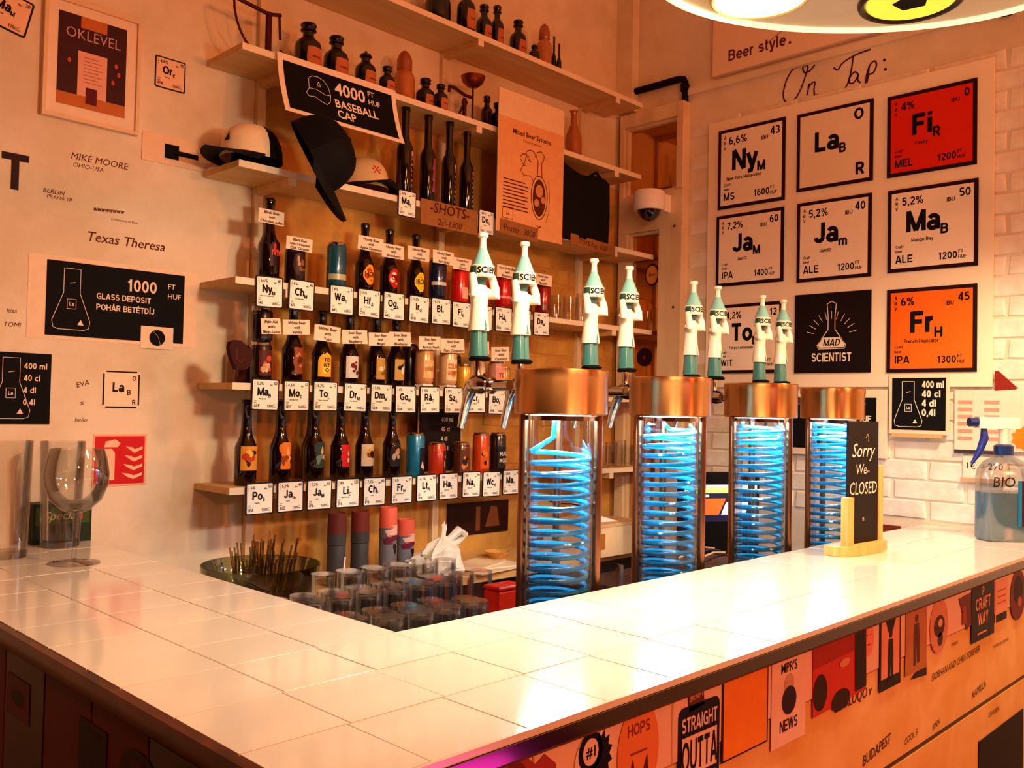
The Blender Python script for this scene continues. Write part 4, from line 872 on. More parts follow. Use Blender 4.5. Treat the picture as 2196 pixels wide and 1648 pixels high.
for i, (px, tp, wd) in enumerate(((868, 228, 36), (917, 248, 34), (963, 262, 32), (1001, 283, 31))):
    Y = 2.385; x = PY(px, 350, Y).x; H = PY(px, tp, Y).z-zh; d = (Vector((x, Y, zh))-EYE).dot(FWD); R = wd/F_PX*d/2
    o = thing('spirit_bottle', ['tall slim dark spirit bottle with its neck at the banner edge', 'slim dark spirit bottle with a large pink and violet print', 'slim dark spirit bottle with white side lettering, third from the left', 'shortest slim dark spirit bottle right of the row'][i], 'bottle', (x, Y, zh), group='slim spirit bottles behind the shots sign')
    MB().lathe([(R*.93, 0), (R, .004), (R, H*.54), (R*.9, H*.58), (R*.55, H*.64), (R*.48, H*.7), (R*.48, H*.95), (R*.55, H*.955), (R*.55, H), (0, H)], 20).build('bottle_glass', M('#0c0304', .08, coat=.3), o, True)
    L = MB(); s_ = 'PALINKA'
    if i == 1:
        for q, c in enumerate(('#b04060', '#6a5a98', '#a83838')):
            mb = MB()
            for k in range(3): wrap(mb, R+.0006+.0002*q, [(H*(.15+.12*k+.03*q), R*(.0+.1*q), R*(.7-.1*k)), (H*(.22+.12*k+.03*q), R*(.1), R*(.8-.15*q))], 6)
            mb.build('print', M(c, .5), o)
    else:
        for j, ch in enumerate(s_): wraptext(L, R+.0006, ch, R*.35, H*.42-j*H*.055, H*.03, .02)
        rr_ = [(H*.46, R*.3, R*.45), (H*.5, R*.2, R*.55), (H*.52, R*.3, R*.45)]; wrap(L, R+.0006, rr_, 3)
        L.build('print', M('#d89aa0', .5), o)
def cardsign(label, box, lines, depth=.006, tilt=0.0):
    o, w_, h_ = flatthing('cardboard_sign', label, 'sign', (PY, SF-depth), box, m_cardboard, .003, 'brown cardboard signs on the third shelf', None, tilt)
    L = MB()
    for (s_, x, z_, hh, bold) in lines: L.text(s_, x*w_, z_*h_, hh*h_, -.0036, bold, 'C', .1, maxw=w_*.92)
    L.build('lettering', M('#4a0c0a', .7), o); return o
cardsign('brown cardboard sign reading shots', (902, 425, 1022, 505), [('-SHOTS-', 0, .05, .40, .01), ('2cl-1500', 0, -.42, .26, .0)], .004, 0)
cardsign('brown cardboard sign with the poster price', (1073, 470, 1152, 519), [('Poster  3000', 0, -.22, .42, .0)], .0335, .04)
cardsign('brown cardboard sign with the tote bag price', (1223, 503, 1318, 548), [('TOTE Bag  3000', 0, -.22, .42, .0)], .008, .04)
# tall poster
zp0 = zh+.001; a = PY(1064, 300, SF-.02); b_ = PY(1205, 300, SF-.02); w_ = b_.x-a.x; zt = PY(1074, 200, SF-.02).z; h_ = zt-zp0-.0; h_ = PY(1140, 215, SF-.02).z-PY(1120, 508, SF-.02).z
o = thing('beer_poster', 'tall orange poster with a drawn flask and pouring hand leaning on the shelves', 'poster', ((a.x+b_.x)/2, SF-.027, PY(1120, 508, SF-.02).z+h_/2))
MB().box(-w_/2, -.004, -h_/2, w_/2, 0, h_/2).build('board', M('#f0cca4', .6), o)
L = MB(); rect(L, -w_/2+.002, -h_/2, w_/2-.002, h_/2*.62, -.0046); L.build('print', M('#eaa66c', .6), o)
L = MB(); L.text('Mixed Beer Systems', 0, h_*.21, .018, -.0052, .03, 'C', maxw=w_*.8); L.text('SCIENCE OF BREWING', 0, h_*.17, .007, -.0052, 0, 'C')
for k in range(9): rect(L, -w_*.42, -h_*(.12+.025*k), -w_*(.05 if k % 3 else .1), -h_*(.128+.025*k), -.0052)
bx_ = w_*.12
body_ = [(bx_+w_*.125*sin(a), -h_*.19-h_*.165*cos(a)*(1 if cos(a) > 0 else .9)) for a in [2*pi*i/28 for i in range(29)]]
neck_ = [(bx_-.012, -h_*.05), (bx_-.010, h_*.06), (bx_-.02, h_*.09), (bx_-.016, h_*.125), (bx_+.006, h_*.14), (bx_+.024, h_*.115), (bx_+.020, h_*.08), (bx_+.010, h_*.06), (bx_+.013, -h_*.05)]
L.line(body_, .0035, -.0052); L.line(neck_, .0035, -.0052)
for dx_, dz_ in ((0, 0), (-.03, -.02)):
    L.line([(bx_-.05+dx_+.020*cos(a)*(1.4 if sin(a) > 0 else 1), h_*.085+dz_+.022*sin(a)) for a in [2*pi*i/14 for i in range(12)]], .003, -.0052)
L.line([(bx_-.075, h_*.08), (bx_-.085, h_*.02), (bx_-.105, -.02), (bx_-.085, -.035), (bx_-.05, -.03), (bx_-.03, -.05)], .003, -.0052)
L.line([(bx_+.05, -.03), (bx_+.058, -.08), (bx_+.055, -.15), (bx_+.04, -.19)], .002, -.0052)
L.line([(bx_-.01, -h_*.40), (bx_, -h_*.42), (bx_+.012, -h_*.40)], .005, -.0052)
L.line([(-w_*.42, -h_*.40), (-w_*.27, -h_*.40), (-w_*.27, -h_*.32), (-w_*.42, -h_*.32), (-w_*.42, -h_*.40)], .0025, -.0052); L.text('La', -w_*.345, -h_*.375, .012, -.0052, .03, 'C')
L.build('lettering', M('#5a1c0c', .6), o)
L = MB(); L.flat([(bx_+w_*.10*sin(a), -h_*.20-h_*.135*cos(a)) for a in [2*pi*i/24 for i in range(24)]], -.0048); L.build('flask_print', M('#5a2410', .6), o)
for q_, (cx_, cz_, r_) in enumerate(((0, -.15, .035), (-.02, -.24, .022), (.03, -.21, .02))): MB().flat([(bx_+cx_*w_*2+r_*.6*cos(i*pi/6), cz_*h_+r_*.7*sin(i*pi/6)) for i in range(12)], -.0056).build('bubble_print', M('#d08a50', .6), o)
# black tote bag hanging from a peg on the second shelf
a = PY(1187, 340, SF-.03); b_ = PY(1318, 380, SF-.03); zt = PY(1230, 350, SF-.03).z; zb = PY(1240, 515, SF-.03).z
o = thing('tote_bag', 'black cloth tote bag hanging beside the tall poster', 'bag', (a.x, SF-.002, 0)); w_ = b_.x-a.x
mb = MB(); n, m_ = 10, 12; vs = []
for side in (0, 1):
    for j in range(m_+1):
        for i in range(n+1):
            u = i/n; v = j/m_; top = zt+(-.03*u+.012*sin(u*pi*3)); x = w_*u*(1-.03*sin(v*pi))+.01*sin(v*4)*u
            d = .006+.008*sin(u*pi)*sin(v*pi)+.003*sin(u*17+v*5)
            vs.append((x, -d if side == 0 else 0.0, top+(zb-top)*v))
K = (n+1)*(m_+1)
for side in (0, 1):
    for j in range(m_):
        for i in range(n):
            q = side*K+j*(n+1)+i; f_ = (q, q+n+1, q+n+2, q+1); mb.f.append(f_ if side == 0 else f_[::-1])
for i in range(n): mb.f += [(i, i+1, K+i+1, K+i), (K+m_*(n+1)+i, K+m_*(n+1)+i+1, m_*(n+1)+i+1, m_*(n+1)+i)]
for j in range(m_): mb.f += [(j*(n+1), K+j*(n+1), K+(j+1)*(n+1), (j+1)*(n+1)), ((j+1)*(n+1)+n, K+(j+1)*(n+1)+n, K+j*(n+1)+n, j*(n+1)+n)]
mb.v = vs; mb.build('bag_body', m_black, o, True)
MB().tube([(.02, -.004, zt-.0), (.05, -.008, zt+.03), (.07, -.004, zt-.005)], .006, 6).build('strap', m_black, o, True)
MB().tube([(w_*.62, -.004, zt-.03), (w_*.75, -.008, zt+.0), (w_*.9, -.004, zt-.035)], .006, 6).build('strap', m_black, o, True)
# clear bottle shaped figure behind the tote
p = PY(1222, 300, 2.47); o = thing('glass_flask', 'brown tinted swing top bottle standing behind the tote bag', 'bottle', (p.x, 2.45, ROWZ['up']))
hh = PY(1222, 235, 2.45).z-ROWZ['up']
MB().lathe([(.032, 0), (.035, .006), (.035, max(.02, hh*.5)), (.014, hh*.75), (.013, hh*.95), (.018, hh)], 20).build('bottle_glass', M('#a85a28', .2, coat=.6), o, True)

# ---------------------------------------------------------------- glasses on the right ends of the shelves
def tumbler(label, loc, r=.032, h=.12, up=True, group=None, mat=None, taper=.9, cat='glass', n=16):
    o = thing('beer_glass', label, cat, loc, group=group)
    p_ = [(0, 0), (r*taper, 0), (r*taper, .003), (r, h), (r-.002, h), (r*taper-.002, .012), (0, .010)]
    if not up: p_ = [(a, h-b_) for a, b_ in p_][::-1]; p_ = p_[::-1]
    MB().lathe(p_, n).build('glass_body', mat or m_glass, o, True); return o
gi = 0
for rk, pxs, hh, r in (('r1', (1195, 1222, 1250, 1335, 1352, 1372, 1395), .10, .03), ('r2', (1128, 1160, 1192, 1222, 1362, 1386, 1408), .09, .03), ('r3', (1300, 1316, 1334, 1350), .09, .028)):
    ords = ('first', 'second', 'third', 'fourth', 'fifth', 'sixth', 'seventh')
    for j, px in enumerate(pxs):
        Y = 2.40+.06*(j % 2)
        tumbler('clear glass on the right of the %s beer shelf, %s from the left' % (rn[rk], ords[j]), (PY(px, 700, Y).x, Y, ROWZ[rk]), r, hh+.012*(j % 3), True, 'clear glasses on the %s beer shelf' % rn[rk])

# dome camera
p = PX(1388, 440, WX-.10); o = thing('dome_camera', 'white wall mounted security dome camera with a black lens', 'camera', (WX-.115, p.y, p.z))
o.location = PX(1392, 447, WX-.155); o.scale = (1.36, 1.36, 1.36)
MB().lathe([(.047, -.008), (.050, .0), (.050, .045), (.044, .053), (0, .055)], 28).build('housing', m_white, o, True)
MB().lathe([(0, -.042), (.018, -.038), (.032, -.024), (.038, -.008), (.038, -.006)], 24).build('lens_dome', M('#0c0608', .05, coat=1.0), o, True)
MB().box(.03, -.028, -.005, .108, .028, .05).build('bracket', m_white, o)
# round stickers on the mirror pane
for (bx_, lab, c1) in (((1384, 568, 1413, 612), 'round outlined sticker on the lower mirror pane', 'ring'), ((1366, 747, 1398, 786), 'solid dark round sticker low on the mirror pane', 'solid')):
    s, w_, h_ = flatthing('sticker', lab, 'sticker', (PX, WX-.013), bx_, M('#3a0c0c' if c1 == 'ring' else '#24080c', .5), .001, 'round stickers on the mirror pane', 'oval')
    if c1 == 'ring':
        MB().flat([(w_*.42*cos(i*pi/12), h_*.42*sin(i*pi/12)) for i in range(24)], -.0014).build('print', M('#d88a48', .5), s)
        MB().text('BEER', 0, -.006, .011, -.0018, .03, 'C').build('lettering', M('#3a0c0c', .5), s)
    else: MB().text('M', 0, -.008, .016, -.0014, .03, 'C').build('lettering', M('#8a3a28', .5), s)

# ================================================================ LEFT WALL THINGS
WB = (PY, WY)
o, w_, h_ = flatthing('framed_certificate', 'framed certificate poster with a dark background on the left wall', 'poster', WB, (97, -12, 289, 290), M('#f0d4b8', .5), .010)
MB().frame(-w_/2-.004, -h_/2-.004, w_/2+.004, h_/2+.004, .010, -.018, -.001).build('frame', M('#e8c49c', .5), o)
L = MB(); rect(L, -w_*.37, -h_*.385, w_*.36, h_*.40, -.0106); L.build('print', M('#3a0c14', .5), o)
L = MB(); rect(L, -w_*.14, h_*.30, w_*.14, h_*.40, -.011); L.build('wall_print', M('#c06a30', .6), o); L = MB(); rect(L, -w_*.37, -h_*.385, w_*.36, -h_*.28, -.011); L.build('wood_print', M('#c06a30', .6), o)
L = MB(); rect(L, -w_*.16, -h_*.28, w_*.15, h_*.10, -.0114); L.build('paper_print', M('#e8a890', .6), o)
L = MB()
for k in range(8): rect(L, -w_*.10, h_*(.05-.03*k), w_*(.10 if k % 2 else .06), h_*(.056-.03*k), -.0118)
L.build('text_lines', M('#b06050', .6), o)
L = MB(); rect(L, -w_*.07, -h_*.34, w_*.05, -h_*.2, -.0118); L.build('cup_print', M('#5a0c18', .6), o)
L = MB(); L.text('OKLEVEL', 0, h_*.20, .028, -.0114, -.005, 'C', maxw=w_*.58); L.build('lettering', M('#c89890', .6), o)
L = MB()
for q in ((.25, .05), (.28, -.02), (.22, -.1), (-.25, 0)): L.flat([(w_*q[0]+w_*.02*cos(i*pi/3), h_*q[1]+w_*.03*sin(i*pi/3)) for i in range(6)], -.0114)
L.build('flower_print', M('#c84a3c', .6), o)
p = PY(365, 160, WY); card('element_sticker', 'square Or C sticker pasted tilted on the left wall', (p.x, WY, p.z), .092, .092, 'Or', 'C', '4,8%', '30', 'IPA', '1200', 'Orange', bg='#f4c4a0', tilt=.0, t=.001, grp='element stickers on the left wall')
p = PY(14, 22, WY); card('element_sticker', 'square Ma M sticker in the top left corner of the left wall', (p.x, WY, p.z), .115, .10, 'Ma', 'M', '6%', '30', 'IPA', '1200', 'Mango', bg='#f4c4a0', tilt=.22, t=.001, grp='element stickers on the left wall')
p = PY(260, 836, WY); oo = thing('element_sticker', 'square La B O R sticker with open corners on the left wall', 'sticker', (p.x, WY, p.z), group='element stickers on the left wall')
a = PY(222, 795, WY); b_ = PY(298, 876, WY); w_, h_ = b_.x-a.x, a.z-b_.z
MB().box(-w_/2, -.001, -h_/2, w_/2, -.0002, h_/2).build('sheet', M('#f8dcc0', .6), oo)
L = MB(); y = -.0014; e = .004
rect(L, -w_*.42, h_/2-e, w_*.42, h_/2, y); rect(L, -w_*.42, -h_/2, w_*.42, -h_/2+e, y); rect(L, -w_/2, -h_*.42, -w_/2+e, h_*.42, y); rect(L, w_/2-e, -h_*.42, w_/2, h_*.42, y)
L.text('La', -w_*.08, -h_*.06, h_*.25, y, .04, 'C'); L.text('B', w_*.16, -h_*.14, h_*.14, y, .03); L.text('O', w_*.40, h_*.25, h_*.13, y, .03, 'R'); L.text('R', w_*.40, -h_*.40, h_*.13, y, .03, 'R'); L.build('lettering', m_ink, oo)
def flask(L, cx, cz, s, y, wd=.0014):
    L.line([(cx+px*s, cz+pz*s) for px, pz in ((-.13, .5), (-.13, .1), (-.3, -.36), (-.28, -.47), (-.2, -.5), (.2, -.5), (.28, -.47), (.3, -.36), (.13, .1), (.13, .5), (-.13, .5))], wd, y)
    L.line([(cx-.07*s, cz-.16*s), (cx+.07*s, cz-.16*s), (cx+.07*s, cz-.0*s), (cx-.07*s, cz-.0*s), (cx-.07*s, cz-.16*s)], wd, y)
    L.text('La', cx, cz-.11*s, .06*s, y, .02, 'C'); L.flat([(cx+.1*s, cz-.42*s), (cx+.2*s, cz-.42*s), (cx+.15*s, cz-.33*s)], y)
    L.line([(cx-.04*s, cz+.26*s), (cx+.05*s, cz+.28*s)], wd, y)
# glass deposit sign
o, w_, h_ = flatthing('deposit_sign', 'large black glass deposit sign on the left wall', 'sign', WB, (101, 556, 391, 738), m_black, .003)
MB().box(-w_/2-.045, -.0012, -h_/2-.01, w_/2+.04, -.0003, h_/2+.012).build('backing_sheet', M('#f2d2b4', .6), o)
L = MB(); flask(L, -w_*.33, 0, h_*.82, -.0036); L.text('1000', w_*.06, h_*.19, .034, -.0036, .02, 'L', maxw=w_*.33); L.text('FT', w_*.37, h_*.28, .015, -.0036, .0); L.text('HUF', w_*.37, h_*.14, .015, -.0036, .0)
L.text('GLASS DEPOSIT', -w_*.16, h_*.04, .0165, -.0036, .03, maxw=w_*.5); L.text('POHÁR BETÉTDÍJ', -w_*.16, -h_*.11, .0165, -.0036, .03, maxw=w_*.52); L.build('lettering', M('#f4d4b8', .6), o)
MB().box(w_*.17, -.0038, -h_*.60, w_*.42, -.0032, -h_*.28).build('patch', M('#f2d2b4', .6), o)
cx, cz, r = w_*.295, -h_*.44, .023; MB().flat([(cx+r*cos(i*pi/14), cz+r*sin(i*pi/14)) for i in range(28)], -.0046).build('round_print', m_black, o)
MB().line([(cx-.012, cz+.018), (cx+.002, cz+.004), (cx+.01, cz-.02)], .0012, -.005).build('line_print', M('#c88868', .6), o)
# volume sign left
o, w_, h_ = flatthing('volume_sign', 'black 400 ml volume sign at the left edge of the left wall', 'sign', WB, (-40, 752, 105, 910), m_black, .003)
L = MB(); flask(L, -w_*.08, 0, h_*.85, -.0036)
for j, q in enumerate(('400 ml', '40 cl', '4 dl', '0,4l')): L.text(q, w_*.10 if j else w_*.10, h_*(.34-.17*j)-.012, .0155, -.0036, .03, maxw=w_*.36)
L.build('lettering', M('#f4d4b8', .6), o)
# fire equipment sign
o, w_, h_ = flatthing('fire_sign', 'red fire extinguisher pictogram sign on the left wall', 'sign', WB, (200, 932, 311, 1040), M('#f0b090', .5), .002)
MB().box(-w_*.47, -.0026, -h_*.46, w_*.46, -.002, h_*.46).build('red_face', M('#d01014', .45), o)
L = MB(); m_wp = M('#f6c8a4', .5)
L.flat([(-w_*.36, -h_*.38), (-w_*.1, -h_*.38), (-w_*.1, h_*.14), (-w_*.16, h_*.22), (-w_*.3, h_*.22), (-w_*.36, h_*.14)], -.0032)
L.flat([(-w_*.3, h_*.25), (-w_*.05, h_*.25), (0, h_*.33), (-w_*.1, h_*.4), (-w_*.28, h_*.36)], -.0032)
for k in range(4):
    zz = -h_*.36+k*h_*.17; x0 = w_*(.12+.02*k); L.flat([(x0-.012, zz+.016), (x0+.004, zz+.004), (w_*.26, zz-.002), (w_*.42, zz+.008), (w_*.42, zz+.016), (w_*.27, zz+.008), (x0+.008, zz+.013)], -.0032)
L.build('pictogram', m_wp, o)
# switch plate
o, w_, h_ = flatthing('junction_plate', 'rectangular cover plate with a black square socket on the left wall', 'plate', WB, (305, 280, 426, 368), M('#f0c8a4', .5), .004)
MB().box(-w_*.12, -.007, -h_*.28, w_*.12, -.004, h_*.22).build('socket', m_black, o); MB().box(w_*.12, -.006, -h_*.12, w_*.47, -.004, h_*.05).build('cable_clip', m_black, o)
# letter T
o, w_, h_ = flatthing('wall_letter', 'large dark capital T pasted at the left edge of the wall', 'letter', WB, (4, 324, 60, 412), M('#2a0a0c', .6), .002, shape=[(-1, 1), (-1, .62), (-.28, .62), (-.28, -1), (.28, -1), (.28, .62), (1, .62), (1, 1)])
# heat glove / dark pad at the shelf end
o, w_, h_ = flatthing('oven_mitt', 'dark brown mitt hanging at the left end of the middle beer shelf', 'mitt', (PY, 2.34), (482, 729, 530, 795), M('#3a1410', .8), .02, shape=[(-.95, .45), (-.85, .85), (-.45, 1), (.0, .98), (.35, .8), (.6, .55), (1, .45), (1, -.35), (.85, -.75), (.45, -1), (-.3, -1), (-.6, -.5), (-.8, -.1)])
o.location.y = SF-.005
MB().line([(-.01, .02), (-.012, -.01), (.0, -.02), (.012, -.01)], .002, -.0206).build('stitching', M('#6a3020', .8), o)
writing([('MIKE MOORE', 152, 340, .018, .0, .0), ('OHIO-USA', 157, 357, .012, 0, 0), ('Texas Theresa', 188, 516, .026, .0, .008), ('wwwwwwww', 200, 452, .012, .05, .03), ('in memory of Beer', 238, 472, .007, 0, 0), ('BERLIN', 92, 412, .012, 0, 0), ('PRAHA 18', 100, 424, .01, 0, 0), ('kiss', 14, 670, .012, 0, 0), ('TOMI', 8, 700, .012, 0, 0), ('EVA', 165, 832, .014, .3, 0), ('x', 172, 870, .014, .3, 0), ('hello', 160, 905, .012, 0, 0)], (PY, WY), m_pen, wall_back)

# ================================================================ RIGHT WALL THINGS
WR = (PX, WX-.008)
board, w_, h_ = flatthing('tap_board', 'large white board behind the on tap beer squares', 'board', WR, (1524, 268, 2130, 830), M('#f8e6cc', .5, var=.04, scale=4), .012)
TB = (PX, WX-.0215)
taps = [((1542.5, 282.9, 1683.4, 413.7+15), 'Ny', 'M', '6,6%', '43', 'MS', '1600', 'New York Macaccino', '#faead8'),
 ((1711, 247.6, 1872.4, 386.9), 'La', 'B', '', '', '', '', '', '#f3dcc2'), ((1904.3, 209.8, 2095.4, 352), 'Fi', 'R', '4%', '0', 'MEL', '1200', 'Firefly', '#d82410'),
 ((1538, 465.5, 1680.5, 603.5), 'Ja', 'M', '7,2%', '60', 'IPA', '1400', 'Jam72', '#faead8'), ((1711, 437.9, 1868.6, 592.9), 'Ja', 'm', '5,2%', '40', 'ALE', '1200', 'Jam52', '#faead8'), ((1905.5, 411, 2097.9, 569.5), 'Ma', 'B', '5,2%', '50', 'ALE', '1200', 'Mango Bay', '#faead8'),
 ((1536, 656, 1677, 800), 'To', 'L', '4,2%', '12', 'WIT', '1300', 'Tokyo Lemonade', '#faead8'), ((1706, 634, 1867.7, 799), 'logo', 'logo', '', '', '', '', '', '#14080c'), ((1903.4, 622.6, 2095.3, 797.5), 'Fr', 'H', '6%', '45', 'IPA', '1300', 'French Hopicator', '#f26a18')]
cells = {}
for (bxx, sym, sub, abv, ibu, st, pr, nm, bg) in taps:
    a = PX(bxx[0], bxx[1], WX-.0215); b_ = PX(bxx[2], bxx[3], WX-.0215); c = (a+b_)/2; w_ = a.y-b_.y; h_ = a.z-b_.z
    nmw = 'black beer square with a glowing flask emblem' if sym == 'logo' else ('%sbeer square marked %s with a %s' % ({'#d82410': 'red ', '#f26a18': 'orange '}.get(bg, 'white '), sym, 'small lowercase m' if sub == 'm' else 'capital '+sub))
    o = card('tap_sign', nmw+' on the on tap board', c, w_, h_, sym, sub, abv, ibu, st, pr, nm, bg=bg, border='#24080e' if sym != 'logo' else '#14080c', rotz=RZ, big=True, t=.004, grp='beer squares on the tap board', rnd=False, bw=.045*w_)
    if sym == 'La':
        L = MB(); y = -.0054; L.text('O', w_*.38, h_*.28, h_*.14, y, .04, 'R'); L.text('R', w_*.40, -h_*.40, h_*.15, y, .04, 'R'); L.build('corner_letters', m_ink, o)
    if sym == 'logo':
        L = MB(); y = -.0054
        L.line([(-.06*w_, .36*h_), (-.045*w_, .2*h_), (-.045*w_, .04*h_), (-.19*w_, -.16*h_), (-.17*w_, -.2*h_), (.17*w_, -.2*h_), (.19*w_, -.16*h_), (.045*w_, .04*h_), (.045*w_, .2*h_), (.06*w_, .36*h_), (0, .39*h_), (-.06*w_, .36*h_)], .003, y)
        L.flat([(-.13*w_, -.06*h_), (-.18*w_, -.15*h_), (-.16*w_, -.185*h_), (.16*w_, -.185*h_), (.18*w_, -.15*h_), (.13*w_, -.06*h_)], y)
        for k in range(11):
            an = radians(15+15*k); L.line([(.24*w_*cos(an), .0*h_+.24*w_*sin(an)-.02), (.34*w_*cos(an), .34*w_*sin(an)-.02)], .002, y)
        L.text('SCIENTIST', 0, -.36*h_, .11*h_, y, .02, 'C', maxw=.52*w_); L.build('emblem', M('#f6e4cc', .5), o)
        L = MB(); L.text('MAD', 0, -.165*h_, .085*h_, -.006, .03, 'C', .2); L.build('lettering', M('#14080c', .5), o)
    cells[sym+sub] = o
# handwritten On Tap
WR2 = WX-.0098
otp = [[(1716, 143), (1700, 150), (1686, 175), (1680, 205), (1687, 220), (1702, 216), (1716, 195), (1727, 165), (1733, 145), (1728, 140), (1722, 146), (1726, 156), (1737, 152), (1748, 139)],
 [(1731, 205), (1736, 180), (1734, 188), (1742, 178), (1748, 177), (1746, 192), (1748, 205), (1755, 202)],
 [(1788, 145), (1797, 150), (1808, 135), (1835, 118), (1868, 106)], [(1830, 122), (1826, 150), (1818, 180), (1808, 193), (1790, 195)],
 [(1840, 158), (1832, 155), (1822, 168), (1822, 178), (1830, 178), (1838, 168), (1841, 158), (1840, 172), (1846, 178)],
 [(1864, 142), (1862, 165), (1856, 188), (1858, 165), (1866, 140), (1876, 131), (1880, 140), (1874, 155), (1864, 160)]]
ot = thing('on_tap_lettering', 'handwritten dark lettering on tap above the tap board', 'lettering', (WX-.001, PX(1790, 160, WX).y, PX(1790, 160, WX).z), rotz=RZ)
mb = MB()
for s_ in otp:
    pts = [PX(x, y, WX) for x, y in s_]; sp = []
    for i in range(len(pts)-1):
        for k in range(5):
            t_ = k/5; p0_, p1_, p2_, p3_ = pts[max(i-1, 0)], pts[i], pts[i+1], pts[min(i+2, len(pts)-1)]
            q = .5*((2*p1_)+(p2_-p0_)*t_+(2*p0_-5*p1_+4*p2_-p3_)*t_*t_+(3*p1_-p0_-3*p2_+p3_)*t_**3); sp.append(q)
    sp.append(pts[-1]); mb.line([(ot.location.y-q.y, q.z-ot.location.z) for q in sp], .0062, -.0005)
for (x, y) in ((1897, 129), (1899, 149)):
    q = PX(x, y, WX); cx, cz = ot.location.y-q.y, q.z-ot.location.z; mb.flat([(cx+.006*cos(i*pi/4), cz+.006*sin(i*pi/4)) for i in range(8)], -.0005)
mb.build('pen_strokes', M('#4a1210', .6), ot)
# beer style board high on the wall
a = PX(1529, 165, WX-.03); zb = a.z
o = thing('menu_board', 'large white menu board with beer style lettering high on the right wall', 'board', (WX-.004, a.y, zb), rotz=RZ)
MB().box(0, -.03, 0, 2.2, 0, .9).build('board', M('#f3d0b4', .5, var=.04, scale=3), o)
L = MB()
q = PX(1562, 132, WX-.034); L.text('Beer style', a.y-q.y, q.z-zb, .047, -.0306, .03)
q = PX(1976, 22, WX-.034); L.text('Price', a.y-q.y, q.z-zb, .055, -.0306, .03)
q = PX(1651, 88, WX-.034); r_ = PX(1676, 67, WX-.034); L.line([(a.y-q.y, q.z-zb), (a.y-r_.y, r_.z-zb)], .003, -.0306)
L.build('lettering', M('#5a2418', .6), o)
for k in range(4): MB().lathe([(0, 0), (.006, 0), (.005, .003), (0, .004)], 8).build('screw', M('#5a2418', .5), o, loc=(.35+.42*k, -.03, .05), rot=(pi/2, 0, 0))
p = PX(2158, 20, WX-.05)
o = thing('wall_spotlight', 'small black spotlight under the menu board at the right', 'lamp', (p.x, p.y, p.z), rotz=RZ)
MB().lathe([(.0, -.02), (.02, -.017), (.036, .0), (.038, .012), (0, .014)], 20).build('head', m_black, o, True)
MB().tube([(0, 0, .012), (0, .03, .03), (0, .049, .03)], .006, 8).build('arm', m_black, o, True)
# lower signs
o, w_, h_ = flatthing('volume_sign', 'black 400 ml volume sign on the right wall under the tap board', 'sign', (PX, WX-.0215), (1908, 804, 2036, 934), M('#f4dcc0', .5), .004)
MB().box(-w_*.445, -.005, -h_*.43, w_*.445, -.0042, h_*.44).build('black_face', m_black, o)
L = MB(); flask(L, -w_*.17, 0, h_*.76, -.0058, .002)
for j, q in enumerate(('400 ml', '40 cl', '4 dl', '0,4l')): L.text(q, w_*.06, h_*(.32-.155*j)-.01, .024, -.0058, .04, maxw=w_*.36)
L.build('lettering', M('#f8e8d0', .6), o); MB().box(-w_*.44, -.012, -h_*.56, w_*.4, 0, -h_*.49).build('ledge', M('#d8a878', .6), o)
o, w_, h_ = flatthing('deposit_sign', 'black deposit sign in a white frame behind the rightmost tower', 'sign', (PX, WX-.012), (1690, 836, 1904, 984), M('#f6e2c8', .5), .010)
MB().box(-w_*.46, -.0116, -h_*.40, w_*.40, -.0102, h_*.38).build('black_face', m_black, o)
L = MB(); L.text('FT', w_*.22, h_*.20, .024, -.0122, .03); L.text('HUF', w_*.22, h_*.02, .024, -.0122, .03); L.text('1000', w_*.20, h_*.03, .055, -.0122, .03, 'R'); L.build('lettering', M('#f8e8d0', .6), o)
o, w_, h_ = flatthing('notice', 'printed notice sheet with an orange star behind the spray bottle', 'notice', (PX, WX-.012), (2048, 836, 2230, 972), M('#f4dcc8', .6), .002)
MB().box(-w_/2, -.004, -h_/2-.012, w_*.1, -.0005, -h_/2).build('clip_bar', m_darkwood, o)
L = MB()
for r_i in range(6):
    for c_i in range(2): rect(L, -w_*.46+c_i*w_*.32, h_*(.26-.12*r_i), -w_*.28+c_i*w_*.32, h_*(.32-.12*r_i), -.0025)
L.build('print', M('#c89888', .6), o)
MB().flat([(w_*.33+w_*.16*(1 if i % 2 else .8)*cos(i*pi/10), -h_*.28+w_*.16*(1 if i % 2 else .8)*sin(i*pi/10)) for i in range(20)], -.0028).build('star', M('#f08a20', .6), o)
o, w_, h_ = flatthing('notice', 'small euro exchange notice on the right wall', 'notice', (PX, WX-.012), (2066, 978, 2160, 1030), M('#f6e0c8', .6), .002)
MB().text('1€ = 270', 0, -.006, .022, -.0025, .0, 'C').build('lettering', m_ink, o)
MB().box(-w_*.55, -.010, -h_/2-.014, w_*.45, 0, -h_/2).build('ledge', M('#c89c78', .6), o)
o, w_, h_ = flatthing('red_pennant', 'dark red triangular cloth beside the lower right of the tap board', 'pennant', (PX, WX-.012), (2134, 796, 2184, 838), M('#8a2418', .8), .004, shape=[(-1, 1), (-.7, 1), (1, -.8), (-1, -1)])
o, w_, h_ = flatthing('wooden_block', 'thin dark red strip at the foot of the right wall', 'strip', (PX, WX-.012), (1885, 1124, 1932, 1141), M('#7a2c18', .6), .01)

